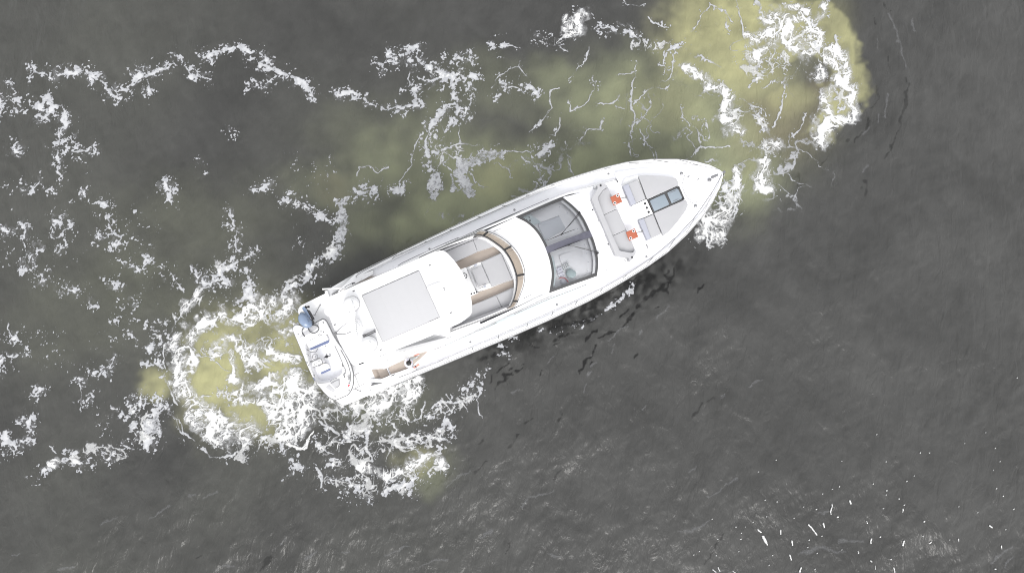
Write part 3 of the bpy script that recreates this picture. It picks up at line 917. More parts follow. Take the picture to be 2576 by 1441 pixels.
tc=nt.nodes.new('ShaderNodeTexCoord'); n1=nt.nodes.new('ShaderNodeTexNoise'); n1.inputs['Scale'].default_value=22; n1.inputs['Detail'].default_value=5
nt.links.new(tc.outputs['Object'],n1.inputs['Vector'])
cm=nt.nodes.new('ShaderNodeMix'); cm.data_type='RGBA'; cm.inputs[6].default_value=(.395,.402,.425,1); cm.inputs[7].default_value=(.68,.68,.67,1)
nt.links.new(a2.outputs['Fac'],cm.inputs[0]); nt.links.new(cm.outputs[2],b.inputs['Base Color'])
mr=nt.nodes.new('ShaderNodeMath'); mr.operation='MULTIPLY_ADD'; mr.inputs[1].default_value=.5; mr.inputs[2].default_value=-.25; nt.links.new(n1.outputs['Fac'],mr.inputs[0])
ad=nt.nodes.new('ShaderNodeMath'); ad.operation='ADD'; ad.use_clamp=True; nt.links.new(a1.outputs['Fac'],ad.inputs[0]); nt.links.new(mr.outputs[0],ad.inputs[1])
mul=nt.nodes.new('ShaderNodeMath'); mul.operation='MULTIPLY'; mul.use_clamp=True; nt.links.new(ad.outputs[0],mul.inputs[0]); 
sm=nt.nodes.new('ShaderNodeMapRange'); sm.inputs[1].default_value=.02; sm.inputs[2].default_value=.26; nt.links.new(a1.outputs['Fac'],sm.inputs[0]); nt.links.new(sm.outputs[0],mul.inputs[1])
bp=nt.nodes.new('ShaderNodeBump'); bp.inputs['Strength'].default_value=.5; bp.inputs['Distance'].default_value=.02; nt.links.new(n1.outputs['Fac'],bp.inputs['Height']); nt.links.new(bp.outputs[0],b.inputs['Normal'])
tr=nt.nodes.new('ShaderNodeBsdfTransparent'); ms=nt.nodes.new('ShaderNodeMixShader')
nt.links.new(mul.outputs[0],ms.inputs[0]); nt.links.new(tr.outputs[0],ms.inputs[1]); nt.links.new(b.outputs[0],ms.inputs[2]); nt.links.new(ms.outputs[0],out.inputs[0])
foam=bpy.data.objects.new('foam',me); col.objects.link(foam); me.materials.append(fm); foam['kind']='stuff'; foam['label']='white foam streaks and flecks of the wake, with painted sun glints and crest highlights'; foam['category']='foam'
del GX,GY,FX,FY,A,W
# ------------------------------------------------------------------ mesh helpers (all boat parts are written in yacht metres: x forward from the stern, y to port, z up from the water)
YM=Matrix.Translation((ORG[0],ORG[1],0))@Matrix.Rotation(YAW,4,'Z')
O=Vector((0,0,0))                                   # base of the thing now being built, in yacht metres
def thing(name,label,cat,base=(0,0,0),group=None):
    global O
    O=Vector(base); o=bpy.data.objects.new(name,None); col.objects.link(o); o.empty_display_size=.2
    o.matrix_world=YM@Matrix.Translation(O); o['label']=label; o['category']=cat
    if group: o['group']=group
    return o
def link(name,me,m,parent,smooth=True,label=None,kind=None):
    o=bpy.data.objects.new(name,me); col.objects.link(o); o.parent=parent
    if m: me.materials.append(m)
    if label: o['label']=label
    if kind: o['kind']=kind
    if smooth:
        me.polygons.foreach_set('use_smooth',[True]*len(me.polygons))
        try: me.set_sharp_from_angle(angle=R(38))
        except Exception: pass
    return o
def raw(name,v,f,m,parent,smooth=True,**k):
    me=bpy.data.meshes.new(name); me.from_pydata([tuple(Vector(p)-O) for p in v],[],f); me.update()
    return link(name,me,m,parent,smooth,**k)
def round_poly(P,r,seg=4):
    out=[]; n=len(P)
    for i in range(n):
        a,b,c=Vector(P[i-1]),Vector(P[i]),Vector(P[(i+1)%n]); u=(a-b); w=(c-b); d=min(r,u.length*.45,w.length*.45)
        p=b+u.normalized()*d; q=b+w.normalized()*d
        for j in range(seg+1):
            t=j/seg; out.append(tuple(p*(1-t)**2+b*2*t*(1-t)+q*t*t))
    return out
def mirror(P): return [(x,-y) for x,y in P][::-1]
def area(P): return sum(P[i-1][0]*P[i][1]-P[i][0]*P[i-1][1] for i in range(len(P)))
def prism_bm(bm,P,z0,z1,bev=.0,seg=2,crown=None):
    if area(P)<0: P=P[::-1]
    vb=[bm.verts.new(Vector((x,y,z0))-O) for x,y in P]
    zt=(lambda x,y:z1) if crown is None else crown
    vt=[bm.verts.new(Vector((x,y,zt(x,y)))-O) for x,y in P]
    bm.faces.new(vb[::-1]); top=bm.faces.new(vt); n=len(P)
    for i in range(n): bm.faces.new((vb[i],vb[(i+1)%n],vt[(i+1)%n],vt[i]))
    if bev>0:
        bmesh.ops.bevel(bm,geom=list(top.edges),offset=bev,segments=seg,profile=.6,affect='EDGES',clamp_overlap=True)
def done(name,bm,m,parent,smooth=True,**k):
    bmesh.ops.recalc_face_normals(bm,faces=bm.faces)
    me=bpy.data.meshes.new(name); bm.to_mesh(me); bm.free()
    return link(name,me,m,parent,smooth,**k)
def prism(name,P,z0,z1,m,parent,bev=.015,seg=2,rnd=0,crown=None,**k):
    bm=bmesh.new(); prism_bm(bm,round_poly(P,rnd) if rnd else P,z0,z1,bev,seg,crown); return done(name,bm,m,parent,**k)
def tube_bm(bm,path,r,seg=8,closed=False,caps=True):
    path=[Vector(p)-O for p in path]; n=len(path); rs=r if isinstance(r,(list,tuple)) else [r]*n; rings=[]
    for i,p in enumerate(path):
        if closed: t=path[(i+1)%n]-path[i-1]
        else: t=path[min(i+1,n-1)]-path[max(i-1,0)]
        t.normalize(); a=t.cross(Vector((0,0,1)))
        if a.length<.05: a=t.cross(Vector((1,0,0)))
        a.normalize(); b=a.cross(t)
        rings.append([bm.verts.new(p+(a*math.cos(6.2832*j/seg)+b*math.sin(6.2832*j/seg))*rs[i]) for j in range(seg)])
    for i in range(n if closed else n-1):
        A,B=rings[i],rings[(i+1)%n]
        for j in range(seg): bm.faces.new((A[j],A[(j+1)%seg],B[(j+1)%seg],B[j]))
    if caps and not closed: bm.faces.new(rings[0][::-1]); bm.faces.new(rings[-1])
def tube(name,path,r,m,parent,seg=8,closed=False,sm=0,**k):
    for _ in range(sm):                             # Chaikin rounding
        q=[path[0]]; rr=[r[0]] if isinstance(r,(list,tuple)) else r
        if isinstance(r,(list,tuple)):
            for a,b in zip(r[:-1],r[1:]): rr+=[a*.75+b*.25,a*.25+b*.75]
            rr.append(r[-1])
        r=rr
        for a,b in zip(path[:-1],path[1:]):
            a,b=Vector(a),Vector(b); q+=[a*.75+b*.25,a*.25+b*.75]
        path=q+[path[-1]]
    bm=bmesh.new(); tube_bm(bm,path,r,seg,closed); return done(name,bm,m,parent,**k)
def lathe_bm(bm,c,prof,seg=20):
    c=Vector(c)-O; rings=[]
    for r,z in prof:
        rings.append([bm.verts.new(c+Vector((r*math.cos(6.2832*j/seg),r*math.sin(6.2832*j/seg),z))) for j in range(seg)] if r>1e-5 else [bm.verts.new(c+Vector((0,0,z)))])
    for A,B in zip(rings[:-1],rings[1:]):
        for j in range(seg):
            a=[A[j%len(A)],A[(j+1)%len(A)],B[(j+1)%len(B)],B[j%len(B)]]; a=list(dict.fromkeys(a))
            if len(a)>2: bm.faces.new(a)
    if len(rings[0])>1: bm.faces.new(rings[0][::-1])
    if len(rings[-1])>1: bm.faces.new(rings[-1])
def lathe(name,c,prof,m,parent,seg=20,**k):
    bm=bmesh.new(); lathe_bm(bm,c,prof,seg); return done(name,bm,m,parent,**k)
def disc(name,x,y,z,r,m,parent,h=.012,**k): return lathe(name,(x,y,z),[(r,0),(r,h*.7),(r*.85,h)],m,parent,14,**k)
def ring(name,c,r,w,m,parent,seg=18,**k):
    return tube(name,[(c[0]+r*math.cos(6.2832*i/seg),c[1]+r*math.sin(6.2832*i/seg),c[2]) for i in range(seg)],w,m,parent,6,True,**k)
def patch(name,rows,m,parent,thick=0,smooth=True,**k):
    """a sheet through rows of points; THICK gives it a real underside"""
    nr,nc=len(rows),len(rows[0]); v=[p for r in rows for p in r]; f=[(i*nc+j,i*nc+j+1,(i+1)*nc+j+1,(i+1)*nc+j) for i in range(nr-1) for j in range(nc-1)]
    if thick:
        N=len(v); v=v+[(p[0],p[1],p[2]-thick) for p in v]; f+=[tuple(N+q for q in reversed(g)) for g in f]
        b=list(range(nc))+[i*nc+nc-1 for i in range(1,nr)]+[(nr-1)*nc+j for j in range(nc-2,-1,-1)]+[i*nc for i in range(nr-2,0,-1)]
        for i in range(len(b)):
            p,q=b[i],b[(i+1)%len(b)]; f.append((q,p,p+N,q+N))
    bm=bmesh.new(); vs=[bm.verts.new(Vector(p)-O) for p in v]
    for g in f: bm.faces.new([vs[i] for i in g])
    return done(name,bm,m,parent,smooth,**k)
def lerp(a,b,t): return tuple(p+(q-p)*t for p,q in zip(a,b))
def res(P,n):
    """resample a polyline to n points, smoothly"""
    P=[Vector(p) for p in P]; L=[0]
    for a,b in zip(P[:-1],P[1:]): L.append(L[-1]+(b-a).length)
    def cr(i,t):
        p0,p1,p2,p3=P[max(i-1,0)],P[i],P[i+1],P[min(i+2,len(P)-1)]
        return .5*((2*p1)+(p2-p0)*t+(2*p0-5*p1+4*p2-p3)*t*t+(3*p1-p0-3*p2+p3)*t**3)
    out=[]
    for k in range(n):
        s=L[-1]*k/(n-1); i=0
        while i<len(L)-2 and L[i+1]<s: i+=1
        out.append(tuple(cr(i,(s-L[i])/max(1e-9,L[i+1]-L[i]))))
    return out

# ------------------------------------------------------------------ the yacht
yacht=thing('motor_yacht','white motor yacht with grey sunpads and teak floors, turning in its own churned wake','yacht')
HX=[1.5,2.0,2.4,2.8,3.2,4,6,8,10,12,13,14,15,16,17,18,18.6,19.1,19.38,19.47]
def hb(x): return float(np.interp(x,[1.5,2,4,6,8,10,12,13,14,15,16,17,18,18.6,19.1,19.38,19.47],[2.53,2.55,2.61,2.67,2.725,2.75,2.70,2.62,2.50,2.36,2.16,1.83,1.37,1.0,.58,.24,.06]))
def hc(x): return float(np.interp(x,[1.5,2.0,2.4,2.75,3.0,3.2,4],[1.95,2.15,2.30,2.43,2.53,2.57,2.61])) if x<4 else hb(x)     # gunwale curves in at the quarters
def zs(x): return float(np.interp(x,[1.5,2.0,2.6,3.2,6,10,14,18,19.5],[1.25,1.55,1.85,2.0,2.05,2.18,2.42,2.68,2.78]))
def zd(x): return zs(x)-float(np.interp(x,[1.5,3,10,14,17,19.5],[.02,.16,.20,.20,.12,.06]))
rows=[]
for x in HX:
    b=hb(x); g=hc(x); z=zs(x); wl=float(np.interp(x,[1.5,10,15,18,19,19.47],[.95,.93,.80,.50,.25,.05])); fx=max(0,x-15)/4.5*.75
    half=[(x-fx*1.0,0,-.6),(x-fx*.9,b*wl*.75,-.45),(x-fx*.7,b*wl,0),(x-fx*.4,b*(wl+.98)/2,min(.75,z*.4)),(x-fx*.1,b*.985,z-.62),(x,b,z-.42),(x,b,z-.34),(x,g-.015,z-.10),(x,g-.05,z-.015),(x,max(g-.085,.01),z),(x,max(g-.17,.008),z),(x,max(g-.20,.006),z-.02),(x,max(g-.22,.005),zd(x)-.05)]
    rows.append([(p[0],-p[1],p[2]) for p in half[::-1]]+half[1:])
patch('hull',rows,WHITE,yacht)
prism('transom',[(1.5,-2.5),(1.62,-2.5),(1.62,2.5),(1.5,2.5)],-.4,1.2,WHITE,yacht)
# decks
dk=[]
for x in HX[3:]:
    w=max(hc(x)-.215,.004); dk.append([(x,w*t,zd(x)) for t in (-1,-.6,-.2,.2,.6,1)])
patch('deck',dk,DECKW,yacht,.04)
for s in (-1,1):
    tube('rub_rail',[(x,s*(hb(x)+.004),zs(x)-.38) for x in np.linspace(2.6,19.4,60)],.022,STEEL if s>0 else STEEL,yacht,6)
    tube('toe_line',[(x,s*(hc(x)-.055),zs(x)-.008) for x in np.linspace(3.3,19.0,50)],.011,SEAM,yacht,5)
for s in (-1,1):
    # long dark air intake in the topsides, seen edge-on
    bm=bmesh.new()
    for dz in (0,.07): tube_bm(bm,[(x,s*(hb(x)-.018+ .0),zs(x)-.19-dz*.6) for x in np.linspace(3.5,6.75,14)],[.006]+[.013]*12+[.006],6)
    done('hull_vent',bm,GREY,yacht)
# swim platform
PLAT=[(-.11,2.26),(.06,2.44),(.9,2.48),(1.55,2.5),(1.55,-2.55),(.15,-2.52),(-.09,-2.18)]
prism('swim_platform',round_poly(PLAT,.12),.34,.60,WHITE,yacht,.03)
bm=bmesh.new()
for a,b in (((1.47,2.5),(1.47,-2.52)),((.78,-1.48),(1.46,-1.42)),((.74,-2.02),(1.46,-1.98)),((1.15,-1.47),(1.12,-2.0))):
    a=Vector((*a,.602));b=Vector((*b,.602)); tube_bm(bm,[a,b],.010,4)
done('platform_seam',bm,SEAM,yacht)
# stern block, stairs and side decks either side
prism('garage_door',[(1.56,-1.1),(2.5,-1.1),(2.5,1.9),(1.56,1.9)],.5,1.55,WHITE,yacht,.08,3)
prism('cockpit_floor',[(2.5,-1.46),(6.2,-1.5),(6.2,1.5),(2.5,1.46)],1.3,1.62,DECKW,yacht,.01)
for s in (-1,1):
    nm='step'
    prism('stair_base',[(1.62,s*1.15),(2.12,s*1.15),(2.12,s*2.14),(1.62,s*2.08)],.55,1.44,DECKW,yacht,.03)
    prism('step',[(2.11,s*1.5),(2.365,s*1.5),(2.365,s*2.1),(2.11,s*2.08)],.6,1.50,TEAK,yacht,.01)
    prism('step',[(2.38,s*1.5),(2.79,s*1.5),(2.79,s*2.1),(2.38,s*2.1)],.6,1.68,TEAK,yacht,.01)
    tube('step_rail',[(2.80,s*1.56,1.74),(2.80,s*2.1,1.74)],.014,STEEL,yacht); tube('step_rail',[(2.88,s*1.56,1.93),(2.88,s*2.1,1.93)],.014,STEEL,yacht)
    prism('side_deck_teak',[(2.9,s*1.60),(3.6,s*1.60),(4.3,s*1.68),(4.9,s*1.78),(4.25,s*2.02),(3.75,s*2.17),(2.9,s*2.10)],1.6,1.90,TEAK,yacht,.004)
    prism('quarter_coaming',round_poly([(2.2,s*2.12),(3.0,s*2.12),(3.9,s*2.19),(4.0,s*2.36),(3.1,s*2.40),(2.5,s*2.24)],.05),1.3,2.02,WHITE,yacht,.03)
    c=prism('mooring_cleat_box',[(2.88,s*2.10),(3.36,s*2.15),(3.38,s*2.24),(2.88,s*2.26)],1.98,2.06,WHITE,yacht,.02)
    prism('fairlead_slot',[(2.91,s*2.145),(3.08,s*2.155),(3.08,s*2.19),(2.91,s*2.185)],2.062,2.068,RUBBER,c,0)
    prism('stern_grille',[(1.83,s*2.155),(2.33,s*2.23),(2.33,s*2.29),(1.83,s*2.21)],1.3,1.60,GREY,yacht,.01)
    h=prism('corner_hatch',[(1.86,s*1.2),(2.17,s*1.25),(2.2,s*1.42),(1.93,s*1.35)],1.3,1.70,PALE,yacht,.01)
    tube('gate_rail',[(3.2,s*2.36,2.0),(3.3,s*2.36,2.62),(4.6,s*2.44,2.70),(5.3,s*2.46,2.72)],.016,STEEL,yacht,sm=2)
# deckhouse: roof, side walls, side windows
def ztop(x): return float(np.interp(x,[2.4,10.5,12.75,13.7,16,18],[3.87,3.87,2.83,2.60,2.58,2.58]))
WA=[(10.49,1.69),(10.83,1.25),(11.035,.70),(11.087,.14),(11.06,-.27),(11.01,-.62),(10.85,-1.13),(10.47,-1.72)]
WF=[(12.74,1.80),(13.02,1.22),(13.175,.69),(13.20,.03),(13.18,-.51),(13.08,-1.05),(12.95,-1.42),(12.69,-1.86)]
NA=25
WA3=[(x,y,3.87+.03*(1-(y/1.7)**2)) for x,y in res([(a[0],a[1]) + () for a in [Vector((p[0],p[1],0)).to_2d() for p in WA]],NA)] if False else [(p[0],p[1],3.87+.03*(1-(p[1]/1.72)**2)) for p in res([(x,y,0) for x,y in WA],NA)]
WF3=[(p[0],p[1],2.83+.05*(1-(p[1]/1.83)**2)) for p in res([(x,y,0) for x,y in WF],NA)]
EDGE=[(2.45,1.56),(3.6,1.60),(4.8,1.72),(6,1.84),(8.5,1.83),(10.49,1.80),(12.74,1.93),(13.5,1.86),(14.2,1.78),(15.2,1.60)]
rows=[]
for t in np.linspace(0,1,14):
    rows.append([lerp((2.45,1.52-3.04*j/(NA-1),3.87+.03*(1-(1-2*j/(NA-1))**2)),WA3[j],t) for j in range(NA)])
patch('deckhouse_roof',rows,WHITE,yacht,.09)
for s in (-1,1):
    E=[(p[0],s*p[1]) for p in EDGE]; I=[(2.45,s*1.50),(3.6,s*1.53),(4.8,s*1.66),(6,s*1.74),(8.5,s*1.735),(10.48,s*1.70),(12.72,s*1.83),(13.5,s*1.74),(14.2,s*1.62),(15.2,s*1.45)]
    wall=[[],[],[],[],[],[]]
    for (ex,ey),(ix,iy) in zip(E,I):
        zt=ztop(ex); zb=zd(ex)-.02; y=abs(ey)
        for k,(yy,zz) in enumerate(((abs(iy),zt-.002),(y-.02,zt-.03),(y+.015,zt-.12),(y+.05,(zt*.65+zb*.35)),(y+.09,zt*.25+zb*.75),(y+.12,zb))): wall[k].append((ex,s*yy,zz))
    patch('deckhouse_side',[res(r,40) for r in wall],WHITE,yacht)
    # eyebrow side window, a dark-edged pane set into the leaning side wall
    up=[(5.6,1.935,2.75),(6.6,1.93,3.05),(7.6,1.925,3.28),(8.8,1.92,3.38),(10.2,1.915,3.40),(11.2,1.96,3.05),(12.2,2.005,2.72)]
    lo=[(5.6,1.965,2.68),(6.6,1.985,2.66),(7.6,1.99,2.66),(8.8,1.985,2.68),(10.2,1.98,2.72),(11.2,2.01,2.68),(12.2,2.035,2.62)]
    w=patch('side_window',[[(x,s*y,z) for x,y,z in res(up,24)],[(x,s*y,z) for x,y,z in res([lerp(a,b,.5) for a,b in zip(up,lo)],24)],[(x,s*y,z) for x,y,z in res(lo,24)]],SIDEG if False else PALE,yacht)
    tube('window_frame',[(x,s*(y+.004),z) for x,y,z in res(up[3:5]+up[5:],14)],.012,GREY,w,5)
    tube('handrail',[(x,s*y,z) for x,y,z in ((5.2,1.90,3.3),(5.5,1.93,3.42),(7.6,1.95,3.42),(8.0,1.95,3.3))],.014,STEEL,yacht,sm=1)
    # aft overhang of the flybridge above the side deck, and the grey glass below it
    prism('flybridge_wing',round_poly([(2.5,s*1.50),(2.6,s*1.58),(3.7,s*1.62),(4.9,s*1.75),(6.6,s*1.88),(7.4,s*1.86),(7.4,s*1.60)],.05),3.62,3.84,WHITE,yacht,.04)
    patch('saloon_window',[[(2.95,s*1.50,3.3),(4.6,s*1.62,3.4)],[(2.95,s*1.53,2.5),(4.9,s*1.70,2.5)]],GREY,yacht)
    patch('saloon_side',[[(2.5,s*1.46,3.65),(5.6,s*1.72,3.65)],[(2.5,s*1.46,1.6),(5.6,s*1.80,1.9)]],WHITE,yacht)
# foredeck plateau ahead of the windscreen
rows=[]
end=[(15.3,1.45-2.9*j/(NA-1),2.585) for j in range(NA)]
for t in (0,.06,.15,.28,.45,.7,1):
    rows.append([ (lambda p:(p[0],p[1],ztop(p[0])+.02*(1-(p[1]/1.9)**2)*(1-t)))(lerp(WF3[j],end[j],t)) for j in range(NA)])
rows[0]=WF3
patch('foredeck',rows,DECKW,yacht,.05)
prism('bow_deck',round_poly([(15.25,1.9),(16,1.72),(17,1.37),(18,.92),(18.6,.58),(19.05,.2),(19.05,-.2),(18.6,-.58),(18,-.92),(17,-1.37),(16,-1.72),(15.25,-1.9)],.1),2.3,2.60,DECKW,yacht,.05)
# windscreen: panes, border, centre bar, wipers
def wsp(u,v):
    i=u*(NA-1); j=min(int(i),NA-2); f=i-j; p=lerp(lerp(WA3[j],WA3[j+1],f),lerp(WF3[j],WF3[j+1],f),v)
    return (p[0],p[1],p[2]+.10*math.sin(math.pi*v)+.02)
for u0,u1 in ((.045,.482),(.553,.955)):
    patch('windscreen_pane',[[wsp(u0+(u1-u0)*i/16,v) for i in range(17)] for v in np.linspace(.045,.955,14)],GLASS,yacht,label='port windscreen pane' if u0<.2 else 'starboard windscreen pane')
bm=bmesh.new()
def strip(bm,A,Bp,lift=.006):
    va=[bm.verts.new(Vector((p[0],p[1],p[2]+lift))-O) for p in A]; vb=[bm.verts.new(Vector((p[0],p[1],p[2]+lift))-O) for p in Bp]
    for i in range(len(A)-1): bm.faces.new((va[i],va[i+1],vb[i+1],vb[i]))
us=np.linspace(0,1,40); vsx=np.linspace(0,1,20)
strip(bm,[wsp(u,0) for u in us],[wsp(u,.05+.03*abs(2*u-1)**6) for u in us]); strip(bm,[wsp(u,.953) for u in us],[wsp(u,1) for u in us])
strip(bm,[wsp(0,v) for v in vsx],[wsp(.047,v) for v in vsx]); strip(bm,[wsp(.953,v) for v in vsx],[wsp(1,v) for v in vsx])
done('windscreen_border',bm,DARKF,yacht)
bm=bmesh.new(); strip(bm,[wsp(.480,v) for v in vsx],[wsp(.555,v) for v in vsx],.012); done('windscreen_centre_bar',bm,mat('plum_centre_bar',(.10,.10,.13),.45,noise=.25,nscale=6),yacht)
def zws(x,y):                                        # height of the glass at x,y
    best=min((( (wsp(u,v)[0]-x)**2+(wsp(u,v)[1]-y)**2),wsp(u,v)[2]) for u in np.linspace(0,1,25) for v in np.linspace(0,1,25)); return best[1]
for p0,pb,pe,pf in (((13.12,.90),(11.94,.29),(11.29,.275),(12.60,.285)),((13.13,-.98),(12.03,-.23),(11.39,-.21),(12.67,-.225))):
    def P3(p,dz): return (p[0],p[1],zws(*p)+dz)
    w=tube('wiper_arm',[P3(p0,.06),P3(lerp(p0,pb,.5),.09),P3(pb,.07)],.011,RUBBER,yacht)
    q0=(p0[0]+.03,p0[1]+.05); qb=(pb[0]+.05,pb[1]+.04*(1 if p0[1]>0 else -1)); q0=(p0[0]+.04,p0[1]-.05) if p0[1]>0 else (p0[0]+.05,p0[1]+.05)
    tube('wiper_link',[P3(q0,.06),P3(lerp(q0,qb,.5),.09),P3(qb,.07)],.008,RUBBER if p0[1]>0 else GREY,w)
    tube('wiper_blade',[P3(pe,.04),P3(lerp(pe,pb,.5),.045),P3(pb,.05),P3(lerp(pb,pf,.5),.045),P3(pf,.04)],[.007,.012,.016,.012,.007],RUBBER,w)
    lathe('wiper_hub',P3(pb,.045),[(.035,0),(.035,.03),(.02,.045)],RUBBER,w,10); prism('wiper_base',[(p0[0]-.07,p0[1]-.05),(p0[0]+.03,p0[1]-.05),(p0[0]+.03,p0[1]+.05),(p0[0]-.07,p0[1]+.05)],zws(*p0)-.02,zws(*p0)+.05,RUBBER,w,.01)
# helm and dashboard seen through the glass
def dsh(u,v,dz): p=lerp(WA3[0],WA3[0],0); q=wsp(u,v); return (q[0],q[1],q[2]-dz)
patch('dashboard',[[dsh(u,v,.62-.50*v) for u in np.linspace(.01,.99,20)] for v in np.linspace(-.02,.985,12)],DASH,yacht)
dp=[(11.25,1.13),(12.25,1.10),(12.27,.47),(11.25,.37)]
prism('dash_panel',round_poly(dp,.08),2.6,0,DASHD,yacht,.01,crown=lambda x,y:zws(x,y)-.62+.50*min(1,max(0,(x-10.9)/2.2))+.03)
prism('dash_ridge',[(11.25,1.14),(12.25,1.11),(12.25,1.155),(11.25,1.185)],2.6,0,DASH,yacht,.01,crown=lambda x,y:zws(x,y)-.62+.50*min(1,max(0,(x-10.9)/2.2))+.07)
prism('dash_panel',round_poly([(11.5,-.45),(12.55,-.5),(12.6,-1.35),(12.3,-1.5),(11.5,-1.5)],.12),2.6,0,DASH,yacht,.01,crown=lambda x,y:zws(x,y)-.62+.50*min(1,max(0,(x-10.9)/2.2))+.025)
for yy,(a,b) in ((1,(.05,.47)),(-1,(.56,.95))):
    patch('demister_ledge',[[dsh(u,v,.02) for u in np.linspace(a,b,16)] for v in (.885,.935)],WHITE,yacht)
    for i in range(4):
        u=a+(b-a)*(i+.5)/4; q=dsh(u,.78,.10); disc('dash_speaker',q[0],q[1],q[2],.025,DASHD,yacht)
sw=patch('switch_panel',[[dsh(u,v,.12) for u in (.05,.12,.2)] for v in (.06,.14,.22)],PALE,yacht)
for (x,y) in ((10.86,1.42),(11.0,1.47),(10.98,1.33)):
    disc('dial',x,y,zws(x,y)-.13,.04,GREY,sw,.03)
patch('side_trim',[[dsh(u,v,.10) for u in (.07,.27,.45)] for v in (.05,.075)],PALE,yacht)
patch('helm_seat_back',[[dsh(u,v,.16) for u in (.60,.75,.93)] for v in (.05,.10)],PALE,yacht)
# foredeck details
for P,nm in (([(17.977,.56),(18.09,.51),(18.515,.07),(18.537,-.107),(18.493,-.318),(18.03,-.68),(17.96,-.69),(17.69,-.44),(17.66,-.156),(17.672,.2)],'anchor_locker_lid'),
    ([(13.233,1.83),(13.453,1.52),(13.612,1.50),(13.825,1.51),(14.061,1.57),(14.218,1.74),(13.762,1.80)],'deck_locker_lid'),([(13.329,-1.70),(13.394,-1.64),(13.537,-1.59),(13.762,-1.595),(14.042,-1.66),(14.124,-1.80),(13.752,-1.86)],'deck_locker_lid')):
    zz=2.60 if nm[0]=='a' else 2.585
    P=round_poly(P,.06); cx=sum(p[0] for p in P)/len(P); cy=sum(p[1] for p in P)/len(P)
    l=prism(nm,P,zz-.05,zz+.022,DECKW,yacht,.012)
    bm=bmesh.new(); tube_bm(bm,[(cx+(x-cx)*1.012,cy+(y-cy)*1.015,zz+.003) for x,y in P],.010,4,True); done('lid_gap',bm,SEAM,l)
    if nm[0]=='a':
        for x,y in ((18.10,.446),(18.432,.173)): prism('hinge',[(x-.05,y-.02),(x+.05,y-.02),(x+.05,y+.02),(x-.05,y+.02)],zz+.02,zz+.035,STEEL,l,.005)
        disc('latch',17.96,-.511,zz+.022,.022,GREY,l)
lathe('windlass',(18.82,-.07,2.58),[(.10,0),(.10,.05),(.06,.06),(.055,.13),(.085,.15),(.085,.18),(.04,.2)],STEEL,yacht)
prism('anchor_roller',[(18.95,-.06),(19.62,-.05),(19.62,.05),(18.95,.06)],2.62,2.70,STEEL,yacht,.01)
bm=bmesh.new(); tube_bm(bm,[(19.35,.0,2.66),(19.62,0,2.60),(19.70,0,2.2)],.03,8); tube_bm(bm,[(19.55,-.2,2.15),(19.68,-.08,2.05),(19.70,0,2.2),(19.68,.08,2.05),(19.55,.2,2.15)],[.01,.03,.035,.03,.01],8); done('anchor',bm,STEEL,yacht)
for x,y in ((17.878,.69),(17.838,-.836)):
    c=lathe('bollard',(x,y,2.6),[(.07,0),(.07,.02),(.045,.03),(.04,.07),(.055,.085),(.03,.1)],STEEL,yacht,14)
for s in (-1,1):
    for x in (6.6,10.7,15.0): 
        y=s*(hc(x)-.46) if x<11 else s*(hc(x)-.40); z=zd(x)+.0 if x<15 else 2.6
        disc('deck_filler',x,y,z,.05,STEEL,yacht)
    for x,y in ((13.62,1.29),): disc('deck_filler',x,s*y,2.60,.055,STEEL,yacht)
    disc('deck_vent',13.725,s*.81,2.60,.035,RUBBER,yacht,.03)
for x,y in ((17.714,-.564),(17.791,-.677)): disc('deck_button',x,y,2.6,.022,GREY,yacht,.02)
prism('sofa_ledge',[(13.697,-.33),(13.80,-.35),(13.80,.25),(13.72,.25)],2.58,2.72,WHITE,yacht,.01)
# bow sofa
SB=[(13.735,-1.375),(13.788,1.208),(14.252,1.528),(14.238,1.658),(14.422,1.66),(14.549,1.578),(14.66,1.41),(14.41,1.36),(14.04,1.128),(13.985,.373),(13.965,-.584),(13.972,-1.290),(14.40,-1.58),(14.60,-1.53),(14.57,-1.64),(14.303,-1.823),(14.18,-1.87),(14.17,-1.784),(14.213,-1.689)]
sofa=prism('bow_sofa',[(13.75,-1.36),(13.8,1.19),(14.26,1.5),(14.64,1.42),(14.62,-1.53),(14.26,-1.66)],2.55,2.76,WHITE,yacht,.02)
prism('sofa_backrest',round_poly(SB,.035,3),2.6,3.06,VINYL,sofa,.05,3)
for P in ([(14.055,1.115),(14.42,1.35),(14.68,1.40),(14.645,.405),(13.995,.395)],[(13.995,.385),(14.645,.395),(14.645,-.572),(13.975,-.565)],[(13.975,-.577),(14.645,-.582),(14.618,-1.51),(14.42,-1.56),(13.985,-1.275)]):
    prism('seat_cushion',round_poly(P,.03,3),2.74,2.90,VINYL,sofa,.035,3)
for x,y in ((14.39,1.57),(14.334,-1.747)): lathe('cup_holder',(x,y,3.062),[(.042,0),(.042,.01),(.03,.012),(.03,.004)],RUBBER,sofa,14)
